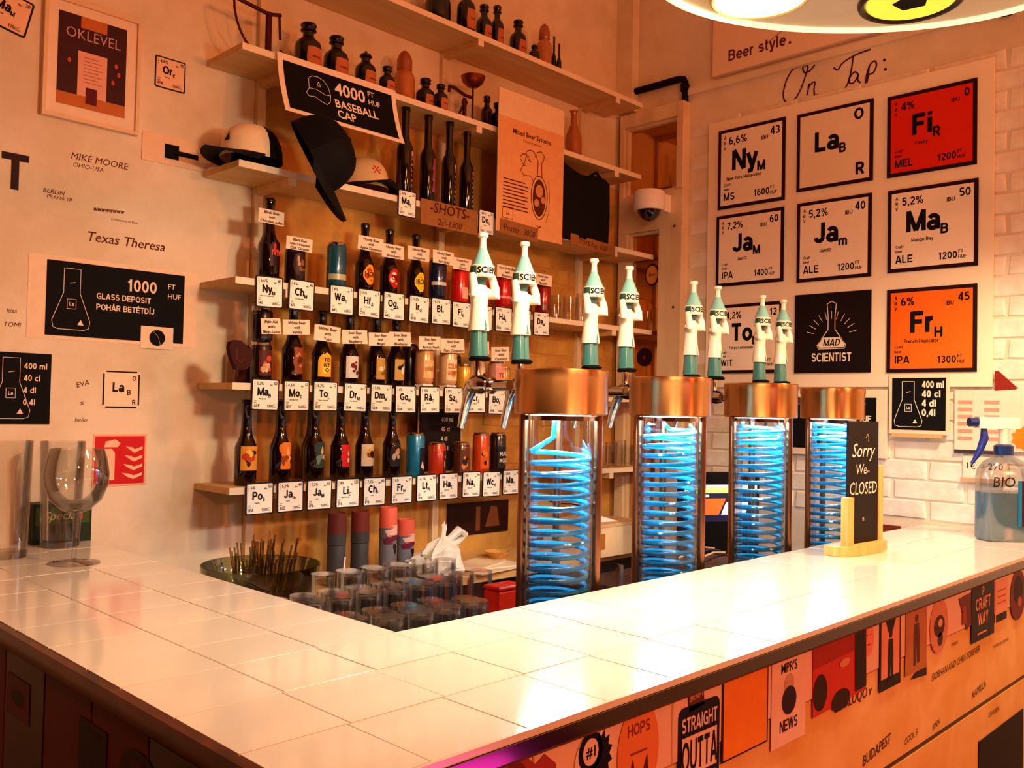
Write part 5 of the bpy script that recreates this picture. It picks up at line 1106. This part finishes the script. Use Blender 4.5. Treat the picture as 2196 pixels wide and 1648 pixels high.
# ================================================================ TOWERS
m_coil = M('#0884b4', .18, coat=.8, var=.1, trans=.25)
m_led = M('#dfeaff', .5, emit=14)
def tower(label, x, y, seed, turns, topz, sc=1.0):
    o = thing('beer_tower', label, 'beer tower', (x, y, 0), group='copper capped beer towers')
    ct, cb = 1.586, 1.489; R = .102
    MB().lathe([(.0, cb), (R-.004, cb), (R, cb+.003), (R, ct-.020), (R+.0015, ct-.018), (R+.0015, ct-.003), (R-.002, ct), (0, ct)], 64).build('copper_cap', m_copper, o, True)
    MB().lathe([(0, cb-.006), (.066, cb-.006), (.066, cb-.001), (0, cb-.001)], 32).build('led_ring', m_led, o)
    MB().lathe([(.074, .86), (.074, cb-.001)], 48, cap=False).build('clear_tube', m_tube, o, True)
    z0, z1 = .88, topz; rc = .0635; N = turns*28
    pts = [(rc*cos(2*pi*i/28), rc*sin(2*pi*i/28), z0+(z1-z0)*i/N) for i in range(N+1)]
    a = 2*pi*N/28; pts += [(rc*.8*cos(a+.25), rc*.8*sin(a+.25), z1+.012), (rc*.35*cos(a+.5), rc*.35*sin(a+.5), z1+.03), (rc*.3*cos(a+.5), rc*.3*sin(a+.5), min(cb-.006, z1+.09))]; wire = .0056
    if z1+.03 > cb-.01: pts = pts[:-2]
    c_ = MB().tube(pts, wire, 8).build('coil', m_coil, o, True); c_.rotation_euler = (0, 0, seed)
    MB().lathe([(0, .86), (.0735, .86), (.0735, .87), (0, .87)], 32).build('tube_base', m_steel, o)
    for k, an in enumerate((radians(141), radians(-50), radians(45))):
        MB().tube([(.082*cos(an), .082*sin(an), .8), (.082*cos(an), .082*sin(an), cb)], .0095, 12).build('post', M('#a06a48', .28, 1.0), o, True)
    MB().lathe([(.10, .7905), (.10, .80), (0, .80)], 40).build('foot_plate', m_copper, o, True)
    for zc in (cb-.012,):
        MB().lathe([(.0745, zc), (.078, zc), (.078, zc+.010), (.0745, zc+.010)], 40, cap=False).build('collar', m_chrome, o, True)
    d = bpy.data.lights.new('tower_led', 'AREA'); d.shape = 'DISK'; d.size = .11; d.energy = 4.2; d.color = (.70, .94, 1.0)
    l = bpy.data.objects.new('tower_led', d); col.objects.link(l); l.location = (x, y, cb-.008)
    o.scale = (sc, sc, 1)
    return o
def figure_tap(label, x, y, z, towery):
    """tap: shank, faucet, spout and a handle shaped like a coated figure whose head is a flask"""
    o = thing('beer_tap', label, 'beer tap', (x, y, z), group='figure handled beer taps')
    # z = 0 at the handle base; -y faces the guests
    dy = towery-y
    MB().tube([(0, dy, -.055), (0, -.03, -.055)], .012, 12).build('shank', m_chrome, o, True)
    MB().tube([(0, -.052, -.055), (0, -.046, -.055), (0, -.040, -.055)], [.016, .019, .016], 14).build('collar', m_chrome, o, True)
    MB().tube([(0, -.032, -.055), (0, -.012, -.053), (0, .008, -.052), (0, .02, -.058), (0, .028, -.07)], [.014, .022, .021, .017, .014], 14).build('faucet_body', m_chrome, o, True)
    MB().tube([(0, .016, -.06), (0, .030, -.08), (0, .042, -.115), (0, .052, -.150)], [.014, .012, .010, .0085], 14).build('spout', m_chrome, o, True)
    MB().tube([(0, .0, -.045), (0, 0, -.028), (0, 0, .0)], [.012, .008, .010], 12).build('lever', m_chrome, o, True)
    H = MB().loft([(0, -.004, 0, .020, .026), (0, -.006, .006, .022, .030), (0, -.004, .011, .018, .022)], 18).build('shoes', m_black, o, True)
    teal = M('#3a7a76', .25, coat=.7, var=.04); cream = M('#f2ead2', .3, coat=.6, var=.03)
    mb = MB()
    for s_ in (-1, 1): mb.loft([(s_*.0085, 0, .010, .0125, .019), (s_*.0085, 0, .014, .0125, .019), (s_*.0080, 0, .05, .0115, .0165), (s_*.0075, 0, .078, .0115, .016)], 16)
    mb.build('trousers', teal, o, True)
    MB().loft([(0, 0, .068, .0250, .0235), (0, 0, .075, .0248, .0232), (0, 0, .10, .0215, .0200), (0, 0, .125, .0200, .0175), (0, 0, .145, .0228, .0180), (0, 0, .160, .0240, .0170), (0, 0, .170, .0160, .0130)], 20).build('lab_coat', cream, o, True)
    MB().add([(-.0045, -.0238, .069), (.0045, -.0238, .069), (0, -.0208, .097)], [(0, 1, 2)]).build('coat_slit', teal, o)
    for s_ in (-1, 1): MB().tube([(s_*.016, .0, .160), (s_*.029, -.010, .150), (s_*.033, -.018, .146), (s_*.033, -.016, .165), (s_*.030, -.008, .192)], [.0095, .0110, .0110, .0100, .0085], 12).build('arm', cream, o, True)
    MB().loft([(0, -.002, .165, .010, .010), (0, -.004, .180, .012, .012), (0, -.006, .19, .020, .020)], 14).build('neck', M('#3a5a58', .4), o, True)
    MB().lathe([(.0255, .186), (.0275, .188), (.0275, .212), (.0255, .214)], 28, cy=-.008).build('band', cream, o, True)
    mb = MB(); vs, fs, a0, a1 = tmesh('SCIENTIST', .035); k = .0135/.7; R = .0279
    mb.add([(R*cos(-pi/2+.42+(v[0]-(a0+a1)/2)*k/R), -.008+R*sin(-pi/2+.42+(v[0]-(a0+a1)/2)*k/R), .1945+v[1]*k) for v in vs], fs).build('lettering', m_ink, o)
    for s_ in (-1, 1): MB().loft([(s_*.0265, -.008, .190, .004, .009), (s_*.028, -.008, .20, .0045, .010), (s_*.0265, -.008, .210, .004, .009)], 10).build('hand', M('#2a4a3c', .4), o, True)
    MB().lathe([(.0250, .214), (.0225, .220), (.0130, .243), (.0085, .254)], 24, cy=-.008).build('flask_cone', M('#86c4c0', .2, coat=.8), o, True)
    MB().lathe([(.0092, .252), (.0078, .258), (.0072, .272), (.0085, .276), (.0118, .278), (.0122, .283), (.0105, .287), (0, .287)], 20, cy=-.008).build('flask_neck', cream, o, True)
    return o
TP = [((1204, 840), 'leftmost and nearest beer tower with a copper cap', 2.6, 21, 1.41), ((1437, 850), 'second beer tower from the left with a copper cap', .6, 24, 1.455), ((1631, 870), 'third beer tower from the left with a copper cap', 1.5, 25, 1.463), ((1785, 880), 'rightmost beer tower behind the chalkboard stand', 2.2, 25, 1.475)]
tpos = []
for (q, lb, sd, tn, tz), Y in zip(TP, (1.300, 1.300, 1.300, 1.275)):
    p = PY(q[0], q[1], Y); tower(lb, p.x, Y, sd, tn, tz, .95 if Y < 1.29 else 1.0); tpos.append((p.x, Y, .97 if Y > 1.29 else .92))
MB().box(1.36, 1.196, .755, 3.1, 1.405, .7895).build('tower_ledge', m_darkwood)
tag(bpy.data.objects['tower_ledge'], 'dark ledge carrying the four beer towers', 'ledge')
txs = [PY(q[0][0], q[0][1], 1.30).x for q in TP]
HP = [((1025, 772), 'leftmost figure handled beer tap with its spout over the cards'), ((1115, 780), 'second figure handled beer tap from the left'), ((1265, 792), 'figure handled tap rising behind the cap of the leftmost tower'), ((1341, 803), 'figure handled tap just left of the second tower'), ((1480, 812), 'left tap of the pair above the second tower'), ((1532, 818), 'right tap of the pair at the edge of the second tower'), ((1628, 826), 'left tap of the pair above the third tower'), ((1673, 828), 'right tap of the pair above the third tower')]
for i, (q, lb) in enumerate(HP):
    Y = 1.47 if i < 2 else 1.49
    p = PY(q[0], q[1], Y); tx, ty, k = tpos[i//2]; dx = p.x-tx
    figure_tap(lb, p.x, Y, 1.605-(.004 if i > 3 else 0), ty+math.sqrt(max(0, (.1040*(1.0 if k > .95 else .95))**2-(abs(dx)-.012)**2))+.001)

# ================================================================ ON THE COUNTER
def chalk():
    a = PZ(1786, 1192, CT); b_ = PZ(1852, 1209, CT); c = PZ(1908, 1178, CT)
    ctr = (a+c)/2
    ang = math.atan2((c-a).y, (c-a).x)+.12
    o = thing('chalkboard_stand', 'small chalkboard in a wooden stand reading sorry we are closed', 'sign', (ctr.x-.01, ctr.y+.005, CT), rotz=ang)
    W = (c-a).length/2*1.02
    pts = [(-W, -.012), (-W+.02, -.030), (-W*.1, -.042), (W*.4, -.042), (W, -.015), (W, .03), (-W, .03)]
    MB().zprism(pts, .0008, .026).build('base', m_pine, o)
    MB().box(-W+.03, -.022, .026, -W+.062, -.002, .155).build('short_post', m_pine, o)
    MB().box(W-.033, -.006, .026, W-.008, .018, .235).build('tall_post', m_pine, o)
    MB().box(-W+.063, -.004, .0262, W-.034, .003, .36).build('slate', M('#1c100c', .6, var=.2, scale=14), o)
    mx = .0145; L = MB(); L.text('Sorry', mx, .262, .038, -.0046, .0, 'C', .3, maxw=W*2-.115); L.text('We', mx-.012, .215, .028, -.0046, .0, 'C', .2); L.text('are', mx+.022, .218, .010, -.0046, 0, 'C', .2); L.text('CLOSED', mx, .160, .034, -.0046, .0, 'C', .1, maxw=W*2-.112)
    L.text('n', mx, .085, .016, -.0046, -.01, 'C'); L.line([(mx+.01, .315), (mx+.02, .325), (mx+.026, .315), (mx+.024, .305)], .0018, -.0046); L.build('lettering', M('#f0dcc8', .7), o)
chalk()
p = PZ(2178, 1162, CT)
o = thing('spray_bottle', 'clear spray bottle half full of blue liquid with a blue trigger', 'bottle', (p.x+.0, p.y+.035, CT), rotz=-.75); o.scale = (1.42, 1.42, 1.42)
sp = MB(); R1 = .048
body = lambda k, z: [(cx*k, cy*k, z) for cx, cy in [(R1*1.15*abs(cos(a))**.6*(1 if cos(a) >= 0 else -1), R1*.75*abs(sin(a))**.6*(1 if sin(a) >= 0 else -1)) for a in [2*pi*i/32 for i in range(32)]]]
def rings(mb, lst):
    b0 = len(mb.v); n = 32
    for k, z in lst: mb.v += body(k, z)
    for j in range(len(lst)-1):
        for i in range(n): q = (i+1) % n; mb.f.append((b0+j*n+i, b0+j*n+q, b0+(j+1)*n+q, b0+(j+1)*n+i))
    mb.f.append(tuple(b0+i for i in range(n-1, -1, -1))); mb.f.append(tuple(b0+(len(lst)-1)*n+i for i in range(n))); return mb
rings(MB(), [(.94, .0), (1, .006), (1, .135), (.93, .155), (.7, .172), (.4, .182), (.3, .19)]).build('bottle_body', glass('milky_plastic', (.86, .88, .88), .10, .15, dens=.5), o, True)
rings(MB(), [(.93, .002), (.985, .007), (.985, .105)]).build('liquid', M('#8fb4c8', .15, trans=.35, var=.1), o, True)
MB().lathe([(.020, .186), (.020, .205), (.014, .209)], 20).build('collar', M('#102a6a', .35), o, True)
MB().loft([(0, 0, .207, .011, .011), (0, 0, .235, .010, .010), (0, 0, .245, .013, .013)], 14).build('neck_tube', m_white, o, True)
MB().box(-.060, -.011, .243, .03, .011, .268).build('spray_head', m_white, o)
MB().tube([(-.060, 0, .256), (-.078, 0, .256)], .010, 12).build('nozzle', M('#102a6a', .35), o, True)
MB().tube([(-.045, 0, .243), (-.043, 0, .222), (-.055, 0, .19), (-.072, 0, .165)], [.006, .009, .007, .003], 10).build('trigger', M('#102a8a', .35), o, True)
L = MB(); L.text('BIO', -.02, .118, .022, -R1*.76, .0, 'C', .1); L.build('lettering', M('#101418', .6), o)
MB().box(.018, -R1*.79, .035, .05, -R1*.765, .132).build('paper_label', M('#501018', .5), o); MB().box(.010, -R1*.79, .035, .018, -R1*.765, .132).build('label_edge', M('#1478a8', .5), o)

# glasses at the left end
m_thick = glass('thick_glass', (.99, .99, .98), .02, .01, dens=.75)
def pint(label, px, py, wpx, hpx, z=CT):
    p = PZ(px, py, z); d = (p-EYE).dot(FWD); r = wpx/F_PX*d/2*.97; h = hpx/F_PX*d
    o = thing('pint_glass', label, 'glass', (p.x, p.y, z), group='pint glasses on the left end of the counter')
    MB().lathe([(0, 0), (r*.86, 0), (r*.88, .004), (r, h), (r-.002, h), (r*.86-.003, .02), (0, .016)], 28).build('glass_body', m_thick, o, True)
    MB().lathe([(0, .001), (r*.84, .001), (r*.85, .015), (0, .015)], 28).build('thick_base', glass('glass_base', (.82, .80, .74), .08, .02, dens=.5), o, True)
    return o
pint('nearest pint glass at the left edge of the picture', 14, 1196, 92, 250)
pint('pint glass behind the nearest one at the left edge', 66, 1158, 66, 205)
pint('pint glass partly hidden behind the balloon glass', 128, 1172, 92, 225)
pint('pint glass against the wall at the far left', -20, 1163, 66, 215)
p = PZ(158, 1209, CT)
o = thing('balloon_glass', 'large stemmed balloon glass on the left end of the counter', 'glass', (p.x, p.y, CT))
MB().lathe([(0, .0005), (.056, .0005), (.056, .002), (.02, .005), (.006, .012), (.0045, .03), (.0045, .10), (.008, .113), (.03, .122), (.055, .145), (.068, .18), (.070, .205), (.064, .24), (.057, .262), (.0558, .262), (.0628, .24), (.0685, .205), (.0665, .18), (.053, .147), (.028, .125), (0, .119)], 40).build('glass_body', m_thick, o, True)
p = PZ(140, 1165, CT)
o = thing('coaster_holder', 'green beer mat holder behind the glasses on the left end of the counter', 'holder', (p.x+.02, WY-.042, CT))
MB().box(-.10, -.02, .0005, .045, .04, .105).build('box', M('#1c2a14', .5), o)
L = MB(); rect(L, -.095, .05, .04, .095, -.0204); L.build('label', M('#3a4a1c', .5), o)
L = MB(); L.text('Special', -.03, .062, .022, -.0208, .01, 'C', .3); L.build('lettering', M('#c8b070', .5), o)
L = MB(); rect(L, .015, .06, .022, .075, -.0208); L.build('red_mark', M('#c02018', .5), o)

# ================================================================ BEHIND THE BAR
ZW = .925
wpoly = [(X1+.006, Y1+.008), (1.355, Y1+.008), (1.355, 1.41), (1.60, 1.41), (1.60, 2.10), (1.42, 2.195), (1.42, 2.30), (X1+.006, 2.30)]
tag(MB().zprism(wpoly, ZW-.02, ZW).build('work_surface', M('#8a6a50', .3, .5)), 'low metal work surface behind the bar corner', 'worktop')
tag(MB().box(X1+.2, Y1+.3, 0, 1.5, 2.0, ZW-.021).build('under_bar_unit', m_darkwood), 'dark cabinet under the low work surface', 'cabinet')
ZB = .945
bcx0 = 1.43
tag(MB().cbox(bcx0, 2.20, ZB-.03, WX-.002, WY-.003, ZB, .002).build('back_counter', m_shelf), 'pale wooden back counter under the beer shelves', 'worktop')
tag(MB().box(bcx0+.05, 2.32, 0, WX-.05, WY-.004, ZB-.031).build('back_cabinet', m_darkwood), 'dark cabinet below the back counter', 'cabinet')
# upturned glasses drying
gz = ZW+.004
tag(MB().zprism([(.965, 1.205), (1.35, 1.205), (1.35, 1.415), (1.595, 1.415), (1.595, 1.85), (.965, 1.85)], ZW+.0005, gz).build('drying_mat', M('#c09678', .7)), 'thin drying mat under the upturned glasses', 'mat')
k = 0; names = ('first', 'second', 'third', 'fourth', 'fifth', 'sixth', 'seventh', 'eighth', 'ninth')
rg = random.Random(3)
for i in range(8):
    for j in range(9):
        x = 1.002+i*.070+(.035 if j % 2 else 0)+rg.uniform(-.002, .002); y = 1.243+j*.068+rg.uniform(-.002, .002)
        if (x > 1.315 and y < 1.45) or (x > 1.40 and y < 1.56) or x > 1.56 or (j > 6 and i < 3) : continue
        h = .168+.010*((i*3+j*5) % 3)
        tumbler('upturned glass, %s row behind the long counter, %s from the left wing' % (names[j], names[i]), (x, y, gz+.0005), .031, h, False, 'upturned glasses drying behind the bar', n=18, mat=m_dry); k += 1
# glass bowl with straws
p = Vector((1.16, 2.0, ZW))
o = thing('glass_bowl', 'large dark green cut glass bowl full of stirring sticks behind the left wing', 'bowl', (1.235, 2.10, ZW+.0008))
MB().lathe([(0, .002), (.05, .002), (.06, .012), (.11, .05), (.145, .115), (.15, .16), (.145, .16), (.138, .115), (.10, .055), (.05, .018), (0, .012)], 36).build('bowl_body', glass('green_glass', (.62, .64, .42), .10, .03, dens=.7), o, True)
MB().lathe([(.0, .001), (.052, .001), (.052, .0018), (0, .0018)], 24).build('foot', M('#1c2a14', .3), o)
mb = MB()
for i in range(70):
    a = rg.uniform(0, 2*pi); r0 = rg.uniform(0, .08); r1 = r0+rg.uniform(0, .04); z0 = rg.uniform(.03, .07); z1 = rg.uniform(.15, .235)
    a2 = a+rg.uniform(-.4, .4); mb.tube([(r0*cos(a), r0*sin(a), z0), (r1*cos(a2), r1*sin(a2), z1)], .0025, 5)
mb.build('stirring_sticks', glass('amber_sticks', (.75, .62, .40), .2, .05), o, True)['kind'] = 'stuff'
# cups
for (px, top, c1, lb) in ((722, 1100, '#5a2420', 'dark grey and red stacked paper cups at the left'), (772, 1096, '#6a2820', 'dark grey and red stacked paper cups, second column'), (832, 1088, '#e0604a', 'tall column of coral and grey printed cups'), (870, 1114, '#e0604a', 'shorter column of coral and grey printed cups')):
    Y = 2.32; p = PY(px, 1150, Y); H = PY(px, top, Y).z-ZB
    o = thing('cup_column', lb, 'cups', (p.x, Y, ZB), group='columns of printed cups')
    MB().lathe([(.024, .0005), (.028, .012), (.028, H*.55), (.027, H*.56), (.029, H*.57), (.029, H*.72)], 24).build('lower_cups', M('#6a6a72' if c1 == '#e0604a' else '#3a3a3c', .5), o, True)
    MB().lathe([(.0292, H*.72), (.028, H*.99), (.026, H), (.023, H-.004), (0, H-.004)], 24).build('upper_cup', M(c1, .5), o, True)
    if c1 == '#e0604a':
        wrap(MB(), .0298, [(H*.6, -.02, .03), (H*.68, -.03, .035), (H*.76, -.01, .03)], 8).build('print', M('#e8b0a0', .5), o)
        wrap(MB(), .0302, [(H*.50, -.03, -.005), (H*.56, -.035, .03), (H*.62, -.02, .02)], 8).build('print', M('#6a1c3a', .5), o)
        wrap(MB(), .0302, [(H*.36, .008, .012), (H*.46, .0, .018), (H*.50, .0, .01)], 4).build('print', M('#241018', .5), o)
# jar with the letters
p = PY(738, 1190, 1.93); o = thing('tip_jar', 'cream jar with a dark lid and handwritten letters', 'jar', (PY(738, 1190, 1.93).x, 1.93, ZW+.0005))
MB().lathe([(.034, .0008), (.036, .008), (.036, .11), (.034, .118)], 28).build('jar_body', M('#f0dcc0', .35), o, True)
MB().lathe([(.037, .118), (.038, .122), (.037, .135), (.028, .143), (.010, .147), (0, .147)], 28).build('lid', M('#2a0c08', .2, coat=.8), o, True)
MB().tube([(0, 0, .147), (.003, 0, .185)], .0022, 8).build('straw', m_white, o, True)
L = MB(); wraptext(L, .0366, 'Bo', .008, .075, .025, .0); L.build('lettering', m_ink, o)
# plastic bag
p = PY(940, 1190, 2.2); o = thing('plastic_bag', 'crumpled white plastic bag on the back counter', 'bag', (PY(945, 1190, 2.2).x, 2.22, ZB))
from mathutils import noise
mb = MB(); n, m_ = 26, 18
for j in range(m_+1):
    t_ = j/m_
    for i in range(n):
        a = 2*pi*i/n; rr = .072*sin(min(1, t_*1.15+.12)*pi)**.6*(1-.25*t_)+.008; z_ = .168*t_
        d = 1+.55*noise.noise(Vector((cos(a)*2.2, sin(a)*2.2, t_*4)))+.2*noise.noise(Vector((cos(a)*6, sin(a)*6, t_*9)))
        mb.v.append((rr*d*cos(a)*1.15+.03*t_, rr*d*sin(a)*.8, z_*(1+.15*noise.noise(Vector((cos(a)*3, sin(a)*3, 7)))*t_)+.001))
for j in range(m_):
    for i in range(n): q = (i+1) % n; mb.f.append((j*n+i, j*n+q, (j+1)*n+q, (j+1)*n+i))
mb.f.append(tuple(range(n-1, -1, -1))); mb.f.append(tuple(m_*n+i for i in range(n)))
mb.build('bag_body', M('#f4ead8', .4, trans=.15, bump=.4, bscale=25), o, False)
MB().tube([(.05, 0, .12), (.085, -.01, .15), (.12, 0, .135), (.10, .01, .11), (.06, 0, .10)], [.012, .016, .014, .012, .01], 8).build('bag_ear', M('#f4ead8', .4, trans=.15, bump=.4, bscale=25), o, True)
# framed photo on the wall above the back counter
o, w_, h_ = flatthing('wall_photo', 'dark unframed photograph on the wall above the back counter', 'picture', (PY, WY), (958, 1082, 1087, 1138), M('#2a0e0a', .4), .006)
L = MB(); rect(L, -w_*.05, -h_*.4, w_*.02, h_*.35, -.0065); L.flat([(w_*.1, -h_*.3), (w_*.35, -h_*.3), (w_*.3, h_*.3), (w_*.2, h_*.35)], -.0065); L.build('print', M('#7a4020', .5), o)
# papers, dish, boxes
p = PY(1040, 1200, 2.2)
for i, (dx, dy, rz_, c_, lb) in enumerate(((0, 0, .1, '#f0dcb8', 'lower sheet'), (.03, .03, -.15, '#f6e4c4', 'middle sheet'), (-.02, .05, .3, '#ecd4ac', 'top sheet'))):
    tag(MB().box(-.11, -.06, 0, .11, .06, .004).build('paper_stack', M(c_, .7), None, loc=(p.x+dx+.06, 2.24+dy, ZB+.0005+i*.0045), rot=(0, 0, rz_)), '%s of the paper pile on the back counter' % lb, 'paper', 'papers on the back counter')
p = PY(1075, 1175, 2.36); o = thing('wooden_dish', 'small wooden dish on the back counter left of the first tower', 'dish', (p.x+.02, 2.40, ZB+.0008))
MB().lathe([(0, 0), (.03, 0), (.05, .022), (.047, .022), (.028, .006), (0, .005)], 24).build('bowl', m_pine, o, True)
o = thing('red_sponge_box', 'bright red plastic box behind the drying glasses', 'box', (PY(1086, 1262, 1.49).x-.008, 1.49, gz)); RB = PY(1086, 1252, 1.49).z-gz
MB().cbox(-.040, -.025, .0008, .040, .025, RB-.008, .006).build('box', M('#e02a12', .4), o); MB().cbox(-.042, -.027, RB-.0075, .042, .027, RB, .003).build('lid', M('#c82010', .4), o)
# cardboard box between the first and second tower
zc = PY(1310, 1118, 2.15).z; a = PY(1284, 1150, 2.14); b_ = PY(1372, 1150, 2.14)
o = thing('carton', 'cream cardboard carton between the two left towers', 'box', ((a.x+b_.x)/2, 2.27, ZB))
W = (b_.x-a.x)/2+.02; MB().box(-W, -.13, .0008, W, .13, .112).build('carton_body', M('#e8c89c', .6), o); MB().box(-W-.002, -.132, .1125, W+.002, .132, .124).build('carton_lid', M('#d8b080', .6), o)
L = MB(); rect(L, -W*.8, .03, -W*.6, .09, -.1305); rect(L, W*.6, .05, W*.95, .1, -.1305); L.build('print', M('#b06a28', .6), o)
mb = MB(); mb.add([(-W*.6, -.06, .1245), (W*.2, -.10, .1245), (W*.4, .02, .126), (-W*.3, .05, .126), (-W*.2, -.03, .15)], [(0, 1, 4), (1, 2, 4), (2, 3, 4), (3, 0, 4)]); mb.build('napkin', m_white, o)
o = thing('power_cable', 'black cable lying across the carton and the wall', 'cable', (a.x, 2.4, ZB))
MB().tube([(-.02, .1, .16), (.03, .1, .20), (.07, .08, .19), (.12, .06, .17), (.2, .05, .165), (.28, .04, .15)], .003, 6).build('cable_run', m_black, o, True)
p = PZ(1302, 1240, 1.06); o = tumbler('clear glass with its rim just above the counter between the two left towers', (PY(1304, 1240, 1.33).x, 1.335, CT-.125), .040, .135, True)
tag(MB().box(1.60, 1.25, .98, 1.78, 1.42, .999).build('small_shelf', m_darkwood), 'small dark ledge behind the counter under the lone glass', 'shelf')
# register with screen between the second and third tower
p = PY(1545, 1075, 1.95); q = PY(1510, 1030, 1.95)
o = thing('cash_register', 'black cash register with a coloured touch screen between the towers', 'register', (PY(1540, 1100, 1.80).x, 1.80, 0), rotz=-.5)
MB().box(-.13, -.02, .78, .13, .12, .93).build('body', m_black, o)
MB().box(-.16, -.02, .93, .16, .02, 1.28).build('screen_housing', m_black, o)
L = MB(); rect(L, -.15, 1.10, .15, 1.235, -.0206); L.build('screen', M('#1c2040', .3, emit=.5), o)
L = MB(); rect(L, -.15, 1.205, .15, 1.225, -.0212); L.build('screen_bar', M('#f8e878', .4, emit=.8), o)
L = MB(); rect(L, -.15, 1.226, .15, 1.236, -.0212); L.build('screen_title', M('#c8d0e0', .4, emit=.6), o)
L = MB(); L.flat([(-.14, 1.125), (-.01, 1.125), (.02, 1.185), (-.14, 1.185)], -.0212); L.build('screen_tile', M('#f06a28', .4, emit=.8), o)
L = MB(); L.flat([(-.0, 1.125), (.10, 1.125), (.12, 1.17), (.02, 1.17)], -.0212); L.build('screen_panel', M('#e8f0f8', .4, emit=.8), o); rect(MB(), -.09, 1.19, -.05, 1.2, -.0212).build('screen_button', M('#e8f0f8', .4, emit=.8), o)
tag(MB().box(PY(1540, 1100, 1.80).x-.2, 1.70, 0, PY(1540, 1100, 1.80).x+.2, 2.05, .779).build('register_stand', m_darkwood), 'dark cabinet carrying the cash register', 'cabinet')
o = thing('cable_bundle', 'loose cables behind the counter between the second and third tower', 'cable', (PY(1530, 1215, 1.5).x, 1.5, CT-.08))
for k_ in range(4): MB().tube([(-.10, .02*k_, -.0+.004*k_), (0, .02*k_-.02, .02+.006*k_), (.1, .02*k_, .01+.004*k_)], .0035, 6).build('cable', M('#c89870' if k_ % 2 else '#2a1410', .5), o, True)
tag(MB().box(1.9, 1.42, CT-.11, 2.6, 1.62, CT-.088).build('cable_shelf', m_darkwood), 'dark ledge carrying the loose cables', 'shelf')

# ================================================================ LAMP
lr = Vector((.715, -.699, 0)); lf = Vector((.699, .715, 0)); ctr = lr*.585+lf*1.41
o = thing('pendant_lamp', 'oval brass lamp plate with two round lights hanging over the counter', 'lamp', (ctr.x, ctr.y, 2.2), rotz=math.atan2(lr.y, lr.x))
A, Bm = .335, .20; ov = [(A*cos(i*pi/32), Bm*sin(i*pi/32)) for i in range(64)]
MB().zprism(ov, 0, .012).build('plate', M('#f0d8a8', .35, var=.04), o, True)
mb = MB(); mb.tube([(x, y, .003) for x, y in ov], .010, 8, closed=True); mb.build('rim', M('#ffe9b0', .4, emit=1.3), o, True)
for cx_, ec, es, nm_ in ((-.150, '#fff0d0', 30, 'white'), (.105, '#f0d23c', 1.1, 'yellow')):
    MB().lathe([(0, -.004), (.070, -.004), (.070, -.0005), (0, -.0005)], 40, cx=cx_, cy=.075).build('light_disc', M(ec, .4, emit=es), o)['label'] = '%s round light' % nm_
    mb = MB(); mb.tube([(cx_+.079*cos(i*pi/20), .075+.079*sin(i*pi/20), -.002) for i in range(40)], .0055, 8, closed=True); mb.build('lamp_ring', M('#3a2008' if nm_ == 'yellow' else '#c8a868', .4), o, True)
MB().flat([(0, 0), (0, 0), (0, 0)], 0)
mb = MB(); mb.add([(.105+.03*cos(i*2*pi/5+.3)*(1 if i % 1 == 0 else .5), .075+.03*sin(i*2*pi/5+.3), -.0046) for i in range(5)], [(4, 3, 2, 1, 0)]); mb.build('dark_mark', m_black, o)
for s_ in (-1, 1): MB().tube([(s_*.2, 0, .012), (s_*.2, 0, 1.699)], .003, 6).build('cable', m_black, o)

o = thing('pendant_lamp', 'small brass dome pendant over the right end of the counter', 'lamp', (2.72, 0.58, 2.22))
MB().lathe([(.075, .0), (.078, .004), (.07, .04), (.045, .075), (.015, .09), (0, .092)], 28, cap=False).build('shade', M('#c8a060', .35, 1.0), o, True)
MB().lathe([(0, .03), (.02, .034), (.026, .055), (.018, .075), (0, .08)], 16).build('bulb', M('#ffe6c0', .4, emit=12), o, True)
MB().tube([(0, 0, .092), (0, 0, 1.679)], .003, 6).build('cable', m_black, o)
